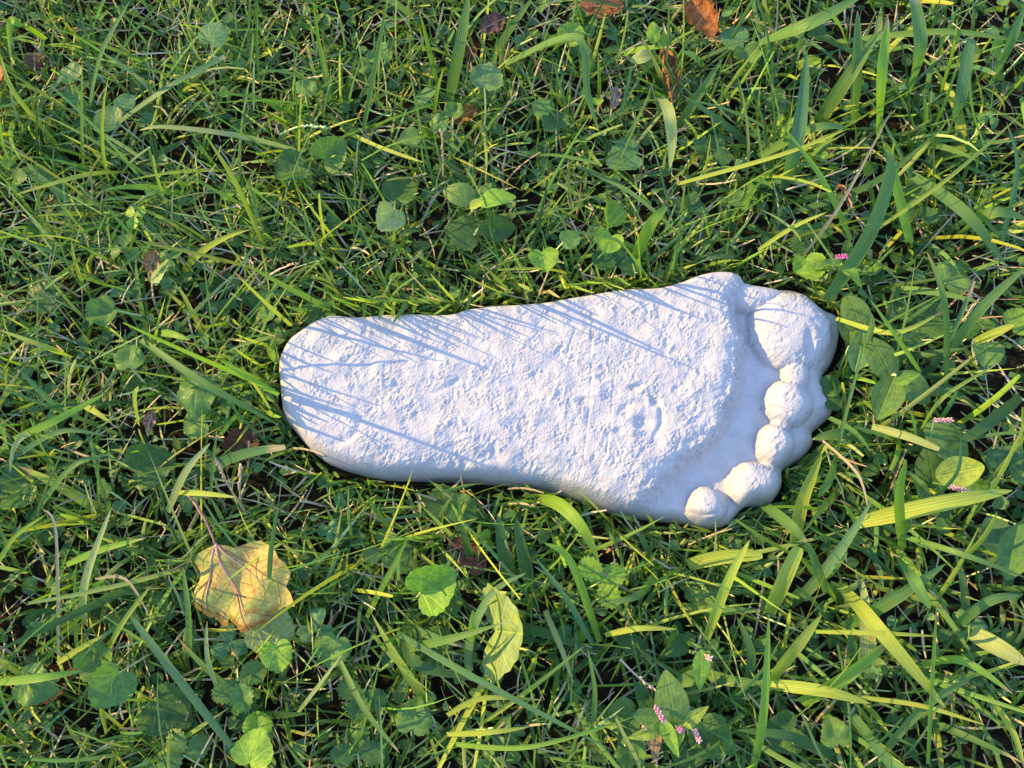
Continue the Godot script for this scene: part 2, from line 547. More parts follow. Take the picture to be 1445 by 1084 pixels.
	for j in fny - 1:
		for i in fnx - 1:
			var k := j * fnx + i
			if owner_[k] < 0 and owner_[k + 1] < 0 and owner_[k + fnx] < 0 and owner_[k + fnx + 1] < 0: continue
			for q in [k, k + 1, k + fnx, k + fnx + 1]:
				if id[q] >= 0: continue
				id[q] = pos.size()
				var p := fo + Vector2(q % fnx, q / fnx) * FI
				if owner_[q] < 0:
					for turn in 2:
						var d := sample(d_out, cnx, cny, CO, p)
						var gx := sample(d_out, cnx, cny, CO, p + Vector2(0.001, 0)) - sample(d_out, cnx, cny, CO, p - Vector2(0.001, 0))
						var gy := sample(d_out, cnx, cny, CO, p + Vector2(0, 0.001)) - sample(d_out, cnx, cny, CO, p - Vector2(0, 0.001))
						p -= Vector2(gx, gy).normalized() * d
					pos.append(Vector3(p.x, -0.004, p.y))
					own.append(6)
				else:
					pos.append(Vector3(p.x, height[q], p.y))
					own.append(owner_[q])
			faces.append_array([id[k], id[k + 1], id[k + fnx], id[k + 1], id[k + fnx + 1], id[k + fnx]])
	var nrm := PackedVector3Array()
	nrm.resize(pos.size())
	for f in range(0, faces.size(), 3):
		var a := pos[faces[f]]
		var n := (pos[faces[f + 2]] - a).cross(pos[faces[f + 1]] - a)
		if n.y < 0.0: n = -n
		nrm[faces[f]] += n
		nrm[faces[f + 1]] += n
		nrm[faces[f + 2]] += n
	var base := Vector3(outline[0].x, 0, outline[0].y)
	var centre := (lo + hi) * 0.5
	base = Vector3(centre.x, 0, centre.y)
	var foot := thing("plaster_foot_cast", base, "plaster cast", "", "large white plaster cast of a broad bare foot lying sole up in the grass")
	var names := ["sole", "big_toe", "second_toe", "middle_toe", "fourth_toe", "little_toe", "rim"]
	var says := ["rough chalky sole and heel", "broad big toe", "round second toe with a crack across", "small middle toe", "round fourth toe", "little toe with a crack across", "smooth sloping rim around the toes and edge"]
	for which in 7:
		var sheet := Sheet.new()
		var re := {}
		for f in range(0, faces.size(), 3):
			if own[faces[f]] != which: continue
			for c in 3:
				var q := faces[f + c]
				if not re.has(q):
					re[q] = sheet.v.size()
					sheet.v.append(pos[q] - base)
					sheet.n.append(nrm[q].normalized())
				sheet.ix.append(re[q])
		if sheet.v.size(): part(names[which], sheet.mesh(), M.plaster_smooth if which == 6 else M.plaster, foot, says[which])
	# the flat underside that lies on the ground
	var under := Sheet.new()
	for p in outline:
		under.v.append(Vector3(p.x, -0.004, p.y) - base)
		under.n.append(Vector3.DOWN)
	var tris := Geometry2D.triangulate_polygon(outline)
	for f in range(0, tris.size(), 3):
		var turned := (outline[tris[f + 1]] - outline[tris[f]]).cross(outline[tris[f + 2]] - outline[tris[f]]) > 0.0
		under.ix.append_array([tris[f], tris[f + 2], tris[f + 1]] if turned else [tris[f], tris[f + 1], tris[f + 2]])
	part("underside", under.mesh(), M.plaster_smooth, foot)

# ---------------------------------------------------------------- grass
func clear_of_foot(pts: PackedVector3Array, reach := 0.004) -> bool:
	for p in pts:
		var d := foot_dist(Vector2(p.x, p.z))
		if d > -0.001 and (d > reach or p.y < foot_top(Vector2(p.x, p.z)) + 0.0015): return false
	return true

func sides_of(pts: PackedVector3Array, roll: float, turn := 0.0) -> PackedVector3Array:
	var out := PackedVector3Array()
	var m := pts.size()
	for i in m:
		var t: Vector3 = (pts[mini(i + 1, m - 1)] - pts[maxi(i - 1, 0)]).normalized()
		var up := Vector3(0.0, 1.0, 0.25)
		var s := t.cross(up)
		if s.length() < 0.05: s = t.cross(Vector3(1, 0, 0.2))
		out.append(s.normalized().rotated(t, roll + turn * i / (m - 1)))
	return out

func grown(root: Vector3, around: float, lean0: float, lean1: float, length: float, steps: int, swing := 0.0) -> PackedVector3Array:
	var pts := PackedVector3Array([root])
	var p := root
	for i in steps:
		var f := (i + 0.5) / steps
		var le := lerpf(lean0, lean1, f)
		var a := around + swing * f
		p += Vector3(sin(le) * cos(a), cos(le), sin(le) * sin(a)) * (length / steps)
		if p.y < 0.002: p.y = 0.002
		pts.append(p)
	return pts

func widths(m: int, half: float, blunt: float) -> PackedFloat32Array:
	var w := PackedFloat32Array()
	for i in m:
		var f := float(i) / (m - 1)
		w.append(half * (0.74 + 0.26 * smoothstep(0.0, 0.3, f)) * lerpf(1.02 - pow(f, 3.4), 1.0, blunt if f < 0.99 else blunt * 0.8))
	return w

func grass_tone() -> String:
	var r := rng.randf()
	if r < 0.40: return "mid"
	if r < 0.54: return "dark"
	if r < 0.62: return "blue"
	if r < 0.79: return "yellow"
	if r < 0.92: return "lime"
	return "pale"

func build_lawn() -> void:
	var green := Sheet.new()
	var dead := Sheet.new()
	var patchy := FastNoiseLite.new(); patchy.seed = 31; patchy.frequency = 9.0
	var lo := Vector2(-0.72, -0.62)
	var hi := Vector2(0.56, 0.46)
	var area := (hi - lo).x * (hi - lo).y
	var heart := Vector2.ZERO
	var left_in := 0
	var leaning := 0.0
	for i in int(area * 28000):
		var p := Vector2(rng.randf_range(lo.x, hi.x), rng.randf_range(lo.y, hi.y))
		if left_in > 0:
			left_in -= 1
			p = heart + Vector2(rng.randfn(), rng.randfn()) * 0.004
		elif rng.randf() < 0.13:
			heart = p
			left_in = rng.randi_range(4, 14)
			leaning = rng.randf() * TAU
		var k := patchy.get_noise_2d(p.x, p.y)
		var right := smoothstep(0.12, 0.34, p.x)
		if rng.randf() > 0.88 + k * 0.8 - right * 0.5: continue
		if foot_dist(p) > -0.001: continue
		var tall := rng.randf()
		var length := lerpf(0.02, 0.064, tall * tall) * (1.0 + 0.5 * k)
		if tall > 0.95: length *= 1.55
		var half := rng.randf_range(0.0005, 0.00155) * (1.0 + right * 0.5)
		var lean := rng.randf_range(0.15, 1.15)
		var pts: PackedVector3Array
		for go in 5:
			pts = grown(Vector3(p.x, rng.randf_range(0.0, 0.006), p.y), leaning + rng.randfn() * (0.9 if left_in > 0 and go < 3 else 6.0), lean, lean + rng.randf_range(0.1, 0.9), length, 5, rng.randf_range(-0.5, 0.5))
			if clear_of_foot(pts): break
			if go == 4: pts = PackedVector3Array()
		if pts.is_empty(): continue
		green.ribbon(pts, sides_of(pts, rng.randf_range(-0.9, 0.9), rng.randf_range(-0.5, 0.5)), widths(6, half, 0.7 if rng.randf() < 0.3 else 0.0), tint(grass_tone(), 0.3), 0.0, length * 14.0, rng.randf())
	for i in 600:       # blades pressed up against the plaster all round
		var e := outline[rng.randi_range(0, outline.size() - 1)]
		var g := Vector2(foot_dist(e + Vector2(0.003, 0)) - foot_dist(e - Vector2(0.003, 0)), foot_dist(e + Vector2(0, 0.003)) - foot_dist(e - Vector2(0, 0.003))).normalized()
		var p := e - g * rng.randf_range(0.001, 0.016) + Vector2(-g.y, g.x) * rng.randf_range(-0.006, 0.006)
		var lean := rng.randf_range(0.1, 1.0)
		var length := rng.randf_range(0.014, 0.036)
		for go in 4:
			var pts := grown(Vector3(p.x, 0.0, p.y), rng.randf() * TAU, lean, lean + rng.randf_range(0.1, 0.7), length, 5, rng.randf_range(-0.5, 0.5))
			if not clear_of_foot(pts, 0.0): continue
			green.ribbon(pts, sides_of(pts, rng.randf_range(-0.9, 0.9), rng.randf_range(-0.5, 0.5)), widths(6, rng.randf_range(0.0006, 0.0016), 0.0), tint(grass_tone(), 0.22), 0.0, length * 14.0, rng.randf())
			break
	for i in int(area * 7000):
		var p := Vector2(rng.randf_range(lo.x, hi.x), rng.randf_range(lo.y, hi.y))
		if foot_dist(p) > -0.002: continue
		var length := rng.randf_range(0.01, 0.042)
		var lean := rng.randf_range(0.7, 1.5)
		var pts := grown(Vector3(p.x, rng.randf_range(0.001, 0.014), p.y), rng.randf() * TAU, lean, lean + rng.randf_range(-0.3, 0.5), length, 4, rng.randf_range(-0.7, 0.7))
		if not clear_of_foot(pts): continue
		var t := "straw" if rng.randf() < 0.7 else ("tan" if rng.randf() < 0.5 else "pale")
		dead.ribbon(pts, sides_of(pts, rng.randf_range(-0.6, 0.6)), widths(5, rng.randf_range(0.0003, 0.0009), 0.6), tint(t, 0.3), 0.0, 0.5, rng.randf())
	single("lawn_grass", green.mesh(), M.fine, "grass", "", "fine green grass blades matted all round the plaster foot", "stuff")
	single("dry_thatch", dead.mesh(), M.straw, "dry grass", "", "pale dry grass stalks lying low between the green blades", "stuff")
	# tiny leaves of clover and creeping weeds close to the soil
	var small := MultiMesh.new()
	small.transform_format = MultiMesh.TRANSFORM_3D
	small.use_colors = true
	small.mesh = leaf_mesh(leaf_outline("clover"), Vector2(0, 0.5), 0, 0.0, 0.25, 0.1, 0.05, Color.WHITE, 14)
	var seats: Array[Transform3D] = []
	var dyes := PackedColorArray()
	for i in int(area * 9500):
		var p := Vector2(rng.randf_range(lo.x, hi.x), rng.randf_range(lo.y, hi.y))
		if foot_dist(p) > -0.007: continue
		if patchy.get_noise_2d(p.x * 1.7 + 40.0, p.y * 1.7) < rng.randf_range(-0.5, 0.25): continue
		var y := rng.randf_range(0.003, 0.02)
		seats.append(Transform3D(facing(heading(rng.randf() * 360.0, rng.randf_range(-25, 35)), rng.randf_range(-0.6, 0.6)).scaled_local(Vector3.ONE * rng.randf_range(0.005, 0.0115)), Vector3(p.x, y, p.y)))
		dyes.append(tint(["mid", "dark", "blue", "dark"][rng.randi_range(0, 3)], 0.2))
	small.instance_count = seats.size()
	for k in seats.size():
		small.set_instance_transform(k, seats[k])
		small.set_instance_color(k, dyes[k])
	var cover := MultiMeshInstance3D.new()
	cover.name = numbered("ground_cover")
	cover.multimesh = small
	cover.material_override = M.pinnate
	add_child(cover, true)
	cover.set_meta("kind", "stuff")
	cover.set_meta("category", "ground cover")
	cover.set_meta("label", "tiny creeping green leaves close to the soil under the grass")
	# the lawn goes on beyond the picture: turf patches
	for q in 2:
		var tuft := Sheet.new()
		for i in 46:
			var lean := rng.randf_range(0.15, 1.1)
			var length := rng.randf_range(0.03, 0.085)
			var pts := grown(Vector3(rng.randf_range(-0.075, 0.075), 0, rng.randf_range(-0.075, 0.075)), rng.randf() * TAU, lean, lean + 0.6, length, 4)
			tuft.ribbon(pts, sides_of(pts, rng.randf_range(-0.8, 0.8)), widths(5, rng.randf_range(0.001, 0.0022), 0.0), tint(grass_tone(), 0.2), 0.0, 1.0, rng.randf())
		var mm := MultiMesh.new()
		mm.transform_format = MultiMesh.TRANSFORM_3D
		mm.mesh = tuft.mesh()
		var spots := []
		for k in 4200:
			var p := Vector2(rng.randf_range(-4.0, 4.0), rng.randf_range(-4.0, 4.0))
			if p.x > lo.x and p.x < hi.x and p.y > lo.y and p.y < hi.y: continue
			spots.append(p)
		mm.instance_count = spots.size()
		for k in spots.size():
			mm.set_instance_transform(k, Transform3D(Basis(Vector3.UP, rng.randf() * TAU).scaled(Vector3.ONE * rng.randf_range(0.8, 1.2)), Vector3(spots[k].x, 0, spots[k].y)))
		var o := MultiMeshInstance3D.new()
		o.name = numbered("surrounding_grass")
		o.multimesh = mm
		o.material_override = M.fine
		add_child(o, true)
		o.set_meta("kind", "stuff")
		o.set_meta("category", "grass")
		o.set_meta("label", ["grass tufts of the lawn further out around the foot", "taller grass tufts filling the lawn further out"][q])

# one broad blade of its own, through three or more points given as pixel and height
func B(path: Array, width: float, t: String, high := [0.012, 0.045, 0.05], blunt := 0.0, roll := 0.0) -> void:
	var ctrl := PackedVector3Array()
	var m := path.size() / 2
	for i in m:
		var h: float = high[i] if i < high.size() else high[high.size() - 1]
		ctrl.append(at(path[i * 2], path[i * 2 + 1], h + (0.010 if i > 0 else 0.0)))
	if m == 2:      # a straight stroke still bows a little
		var c := (ctrl[0] + ctrl[1]) * 0.5
		var bow := (ctrl[1] - ctrl[0]).cross(Vector3.UP) * rng.randf_range(-0.05, 0.05)
		ctrl = PackedVector3Array([ctrl[0], c + bow + Vector3(0, 0.004, 0), ctrl[1]])
		m = 3
	var pts := PackedVector3Array()
	var steps := 6
	for i in m - 1:
		for s in steps:
			pts.append(ctrl[i].cubic_interpolate(ctrl[i + 1], ctrl[maxi(i - 1, 0)], ctrl[mini(i + 2, m - 1)], float(s) / steps))
	pts.append(ctrl[m - 1])
	for i in pts.size():      # nothing passes through the plaster
		var q := Vector2(pts[i].x, pts[i].z)
		if foot_dist(q) > -0.001: pts[i].y = maxf(pts[i].y, foot_top(q) + 0.0025)
	own_blade(pts, width * 0.00052 * 0.60, t, blunt, roll, Vector2(path[0] + path[path.size() - 2], path[1] + path[path.size() - 1]) * 0.5)

func own_blade(pts: PackedVector3Array, half: float, t: String, blunt: float, roll: float, px: Vector2) -> void:
	var root := pts[0]
	var moved := PackedVector3Array()
	for p in pts: moved.append(p - root)
	var sheet := Sheet.new()
	var length := 0.0
	for i in pts.size() - 1: length += pts[i].distance_to(pts[i + 1])
	sheet.ribbon(moved, sides_of(pts, roll + rng.randf_range(-0.25, 0.25), rng.randf_range(-0.35, 0.35)), widths(pts.size(), half, blunt), tint(t, 0.1), rng.randf_range(0.18, 0.4), length * 9.0)
	if rng.randf() < 0.35:      # withered tip
		var dead_tip: Color = TONE["straw"] if rng.randf() < 0.6 else TONE["tan"]
		for i in range(sheet.c.size() - 3 * rng.randi_range(1, 2), sheet.c.size()): sheet.c[i] = dead_tip
	var o := single("grass_blade", sheet.mesh(), M.blade, "grass blade", "broad grass blades standing out of the lawn")
	o.position = root
	var wide := "narrow" if half < 0.0018 else ("medium" if half < 0.003 else "broad")
	later(o, "%s %s grass blade" % [wide, SAY[t]], "blade", px)

# a tall stalk whose shadow falls along the foot from one pixel to another
func stalk(x0: float, y0: float, x1: float, y1: float, width: float, t: String, lean_back := 0.9) -> void:
	var upright := lean_back + 0.3 + rng.randf_range(-0.06, 0.14)
	var s := at(x0, y0, 0.032)
	var e := at(x1, y1, 0.034)
	var run := Vector2(s.x, s.z).distance_to(Vector2(e.x, e.z))
	var flat_len := Vector2(shade_dir.x, shade_dir.z).length()
	var tip := e - shade_dir * (run * upright / flat_len)
	var low := s       # where it passes the edge, just clear of the plaster
	for turn in 10:
		if foot_dist(Vector2(low.x, low.z)) < -0.004: break
		low += Vector3(s.x - e.x, 0, s.z - e.z).normalized() * 0.003 + Vector3(-0.0005, 0, -0.0015)
	var root := ground_spot(low + (low - tip) * 0.15 + Vector3(-0.006, 0, -0.008))
	var pts := PackedVector3Array()
	for i in 4: pts.append(root.lerp(low, i / 4.0))
	for i in 11: pts.append(low.lerp(tip, i / 10.0) + Vector3(0.0, 0.0015, 0.001) * sin(PI * i / 10.0))
	own_blade(pts, width * 0.00052 * 0.65, t, 0.25, rng.randf_range(-0.6, 0.6), spot(pts[8]))

# ---------------------------------------------------------------- leaves
const HALF := {
	"violet": [Vector2(0, 0.10), Vector2(0.10, 0.00), Vector2(0.26, -0.04), Vector2(0.44, 0.06), Vector2(0.54, 0.26), Vector2(0.52, 0.48), Vector2(0.41, 0.70), Vector2(0.24, 0.88), Vector2(0.0, 1.0)],
	"oval": [Vector2(0, 0), Vector2(0.14, 0.06), Vector2(0.27, 0.22), Vector2(0.33, 0.42), Vector2(0.29, 0.64), Vector2(0.17, 0.85), Vector2(0, 1)],
	"lance": [Vector2(0, 0), Vector2(0.09, 0.06), Vector2(0.18, 0.22), Vector2(0.20, 0.40), Vector2(0.15, 0.65), Vector2(0.07, 0.86), Vector2(0, 1)],
	"clover": [Vector2(0, 0), Vector2(0.22, 0.2), Vector2(0.40, 0.5), Vector2(0.42, 0.75), Vector2(0.28, 0.96), Vector2(0.10, 1.0), Vector2(0, 0.95)],
	"toothed": [Vector2(0, 0), Vector2(0.20, 0.12), Vector2(0.38, 0.34), Vector2(0.42, 0.56), Vector2(0.33, 0.8), Vector2(0.15, 0.96), Vector2(0, 1)],
}
const VEINS := {"violet": "palmate", "oval": "parallel", "lance": "pinnate", "clover": "pinnate", "toothed": "pinnate"}
var shapes := {}

func leaf_outline(kind: String) -> PackedVector2Array:
	var half: Array = HALF[kind]
	var ring := PackedVector2Array()
	for p in half: ring.append(p)
	for i in range(half.size() - 2, 0, -1): ring.append(Vector2(-half[i].x, half[i].y))
	return ring

func leaf_mesh(ring_in: PackedVector2Array, heart: Vector2, teeth: int, bite: float, fold: float, cup: float, wave: float, col: Color, around := 56, curl := 0.0) -> ArrayMesh:
	var ring := curve_through(ring_in, true, 8)
	var sheet := Sheet.new()
	var rings := 7
	var n := ring.size()
	var zof := func(q: Vector2) -> float:
		var d := q - heart
		return fold * absf(q.x) + cup * d.length_squared() + wave * (sin(q.y * 9.0 + wave * 40.0) * absf(q.x) + 0.5 * sin(q.x * 8.0 + 1.3) * q.y) - curl * q.y * q.y
	for k in rings + 1:
		for i in around:
			var f := float(i) / around * n
			var e := ring[int(f) % n].lerp(ring[(int(f) + 1) % n], f - int(f))
			if bite > 0.0: e = heart + (e - heart) * (1.0 - bite * (0.5 + 0.5 * cos(float(i) / around * TAU * teeth)))
			var q := heart.lerp(e, sqrt(float(k) / rings) if k > 0 else 0.0)
			sheet.v.append(Vector3(q.x, q.y, zof.call(q)))
			var gx: float = (zof.call(q + Vector2(0.01, 0)) - zof.call(q - Vector2(0.01, 0))) / 0.02
			var gy: float = (zof.call(q + Vector2(0, 0.01)) - zof.call(q - Vector2(0, 0.01))) / 0.02
			sheet.n.append(Vector3(-gx, -gy, 1).normalized())
			sheet.c.append(col)
			sheet.uv.append(Vector2(q.x + 0.5, q.y))
	for k in rings:
		for i in around:
			var a := k * around + i
			var b := k * around + (i + 1) % around
			sheet.ix.append_array([a, b, a + around, b, b + around, a + around])
	return sheet.mesh()

func leaf_shape(kind: String, t: String, folded := -1) -> ArrayMesh:
	var v := rng.randi_range(0, 2)
	var key := "%s %s %d %d" % [kind, t, v, folded]
	if not shapes.has(key):
		var teeth := 0
		var bite := 0.0
		if kind == "violet": teeth = 22; bite = 0.05
		if kind == "toothed": teeth = 16; bite = 0.15
		var fold := rng.randf_range(0.05, 0.4) if folded < 0 else folded * 0.01
		shapes[key] = leaf_mesh(leaf_outline(kind), Vector2(0, 0.3 if kind == "violet" else 0.5), teeth, bite, fold, rng.randf_range(-0.4, 0.4), rng.randf_range(-0.22, 0.22), tint(t, 0.12), 88 if teeth else 40, rng.randf_range(-0.05, 0.3))
	return shapes[key]

func facing(tip: Vector3, roll: float) -> Basis:     # y along the leaf, z up out of it
	var y := tip.normalized()
	var x := y.cross(Vector3.UP).normalized().rotated(y, roll)
	return Basis(x, y, x.cross(y))

func heading(ang: float, pitch: float) -> Vector3:
	var a := deg_to_rad(ang)
	var b := deg_to_rad(pitch)
	return Vector3(cos(a) * cos(b), sin(b), -sin(a) * cos(b))

func leaf_on(parent: Node3D, called: String, kind: String, t: String, base: Vector3, tip: Vector3, size: float, roll: float, folded := -1) -> MeshInstance3D:
	var o := part(called, leaf_shape(kind, t, folded), M[VEINS[kind]], parent)
	o.transform = Transform3D(facing(tip, roll).scaled_local(Vector3.ONE * size), base - parent.position)
	return o

func stem_on(parent: Node3D, a: Vector3, b: Vector3, rad: float, col: Color, called := "stem") -> void:
	var sheet := Sheet.new()
	var pts := PackedVector3Array()
	var r := PackedFloat32Array()
	var bow := Vector3(rng.randf_range(-0.2, 0.2), 0.25, rng.randf_range(-0.2, 0.2)) * a.distance_to(b) * 0.6
	for i in 7:
		var f := i / 6.0
		pts.append(a.lerp(b, f) + bow * f * (1.0 - f) - parent.position)
		r.append(rad * (1.15 - 0.3 * f))
	sheet.tube(pts, r, col)
	part(called, sheet.mesh(), M.stem, parent)

func ground_spot(p: Vector3) -> Vector3:     # a root on the ground, kept out from under the foot
	var q := Vector2(p.x, p.z)
	for turn in 12:
		var d := foot_dist(q)
		if d < -0.004: break
		var g := Vector2(foot_dist(q + Vector2(0.003, 0)) - foot_dist(q - Vector2(0.003, 0)), foot_dist(q + Vector2(0, 0.003)) - foot_dist(q - Vector2(0, 0.003)))
		q -= g.normalized() * (maxf(d, 0.0) + 0.005)
	return Vector3(q.x, 0, q.y)

# one leaf on its stalk; px, py is the leaf's middle in the photo, size its length in pixels, ang where its tip points
func leaf(kind: String, px: float, py: float, size: float, ang: float, t: String, high := 0.03, pitch := 0.0, roll := 0.0, label := "", folded := -1) -> Node3D:
	if kind == "violet" and size > 40.0 and size < 100.0: size = 40.0 + (size - 40.0) * 0.62
	var mid := at(px, py, high)
	var len := size * 0.00053 * (0.55 - high) / 0.55
	var tip := heading(ang, pitch)
	var base := mid - tip * len * 0.5
	var root := ground_spot(Vector3(base.x, 0, base.z) - Vector3(tip.x, 0, tip.z) * rng.randf_range(0.004, 0.016))
	var o := thing(kind + "_leaf" if kind != "clover" and kind != "toothed" else kind + "_sprig", root, kind + " leaf", "%s leaves among the grass" % kind, label)
	var col := tint("pale", 0.1)
	if kind == "clover" or kind == "toothed":
		o.set_meta("category", "clover" if kind == "clover" else "wild strawberry")
		var hub := mid
		for k in 3:
			leaf_on(o, "leaflet", kind, t, hub, heading(ang + k * (120.0 if kind == "clover" else 88.0) + rng.randf_range(-8, 8) - (0.0 if kind == "clover" else 88.0), pitch + rng.randf_range(-15, 15)), len * (0.56 if kind == "clover" else 0.66), roll + rng.randf_range(-0.3, 0.3))
		stem_on(o, root, hub, 0.0006, col)
	else:
		leaf_on(o, "leaf_blade", kind, t, base, tip, len, roll, folded)
		stem_on(o, root, base + tip * len * (0.1 if kind == "violet" else 0.0), 0.0007, col)
	if label == "":
		var said: String = {"violet": "%s round violet leaf", "oval": "%s smooth oval leaf", "lance": "%s pointed lance-shaped leaf", "clover": "%s three-leaved clover", "toothed": "%s toothed three-part leaf"}[kind] % SAY[t]
		later(o, ("large " if size > 58 else ("small " if size < 32 else "")) + said, kind, Vector2(px, py))
	return o

# several leaves on one plant: each [px, py, length, angle, tone, height, pitch]
func herb(called: String, category: String, label: String, kind: String, cx: float, cy: float, high: float, leaves: Array) -> Node3D:
	var hub := at(cx, cy, high)
	var root := ground_spot(Vector3(hub.x, 0, hub.z))
	var o := thing(called, root, category, "", label)
	stem_on(o, root, hub, 0.0011, tint("grey", 0.1))
	for l in leaves:
		var tip := heading(l[3], l[6] if l.size() > 6 else 10.0)
		var mid := at(l[0], l[1], l[5])
		var len: float = l[2] * 0.00053 * (0.55 - l[5]) / 0.55
		leaf_on(o, "leaf", l[7] if l.size() > 7 else kind, l[4], mid - tip * len * 0.5, tip, len, rng.randf_range(-0.4, 0.4))
	return o

func blossom(o: Node3D, px: float, py: float, high: float, along: Vector3, length: float, col: Color) -> void:
	var sheet := Sheet.new()
	var c := at(px, py, high) - o.position
	var t := along.normalized()
	var a := t.cross(Vector3(0.3, 0.5, 0.8)).normalized()
	var b := t.cross(a)
	var n := int(length / 0.0011)
	for i in n * 3:
		var f := float(i) / (n * 3)
		var q := i * 2.4
		var d := a * cos(q) + b * sin(q)
		var k := rng.randf_range(0.75, 1.25)
		sheet.bead(c + t * (f - 0.5) * length + d * 0.0010, d + t * 0.8, 0.0021, 0.0007, Color(col.r * k, col.g * k * rng.randf_range(0.7, 1.3), col.b * k))
	part("flower_cluster", sheet.mesh(), M.petal, o)
	stem_on(o, Vector3(o.position.x, 0.01, o.position.z), o.position + c - t * length * 0.5, 0.0005, tint("mid"))

# a dry fallen leaf, curled about its midrib
func dry_leaf(px: float, py: float, size: float, wide: float, ang: float, col: Color, curl: float, high: float, label: String, pitch := 0.0, roll := 0.0) -> void:
	var sheet := Sheet.new()
	var nu := 14
	var nv := 16
	var len := size * 0.00052
	var bend := rng.randf_range(-0.5, 0.5)
	for j in nv + 1:
		var f := float(j) / nv
		var half := wide * 0.00052 * 0.5 * pow(sin(PI * clampf(f * 0.93 + 0.05, 0.0, 1.0)), 0.7) * (1.0 + 0.10 * sin(f * 31.0) + 0.06 * sin(f * 57.0 + 1.0))
		for i in nu + 1:
			var u := float(i) / nu * 2.0 - 1.0
			var q := u * curl
			var r := half / maxf(curl, 0.2)
			var x := r * sin(q)
			var z := r * (1.0 - cos(q)) + 0.0012 * sin(f * 14.0 + u * 3.0) + bend * (f - 0.5) * (f - 0.5) * len
			sheet.v.append(Vector3(x, (f - 0.5) * len, z))
			sheet.uv.append(Vector2(u * 0.5 + 0.5, f))
			sheet.c.append(col)
			sheet.n.append(Vector3(-sin(q) + rng.randf_range(-0.08, 0.08), rng.randf_range(-0.1, 0.1), cos(q)).normalized())
	for j in nv:
		for i in nu:
			var a := j * (nu + 1) + i
			sheet.ix.append_array([a, a + nu + 1, a + 1, a + 1, a + nu + 1, a + nu + 2])
	var where := at(px, py, high)
	var o := thing("dry_leaf", where, "dead leaf", "dead leaves fallen in the grass", label)
	var m := part("leaf_blade", sheet.mesh(), M.dry, o)
	m.basis = facing(heading(ang, pitch), roll)
	var st := Sheet.new()
	var y := heading(ang, pitch)
	st.tube(PackedVector3Array([-y * len * 0.72 - Vector3(0, 0.003, 0), -y * len * 0.55, -y * len * 0.2 + m.basis.z * 0.0004, y * len * 0.35 + m.basis.z * 0.0004]), PackedFloat32Array([0.0007, 0.0007, 0.0006, 0.0003]), Color(col.r * 0.7, col.g * 0.7, col.b * 0.7))
	part("stem", st.mesh(), M.stem, o)

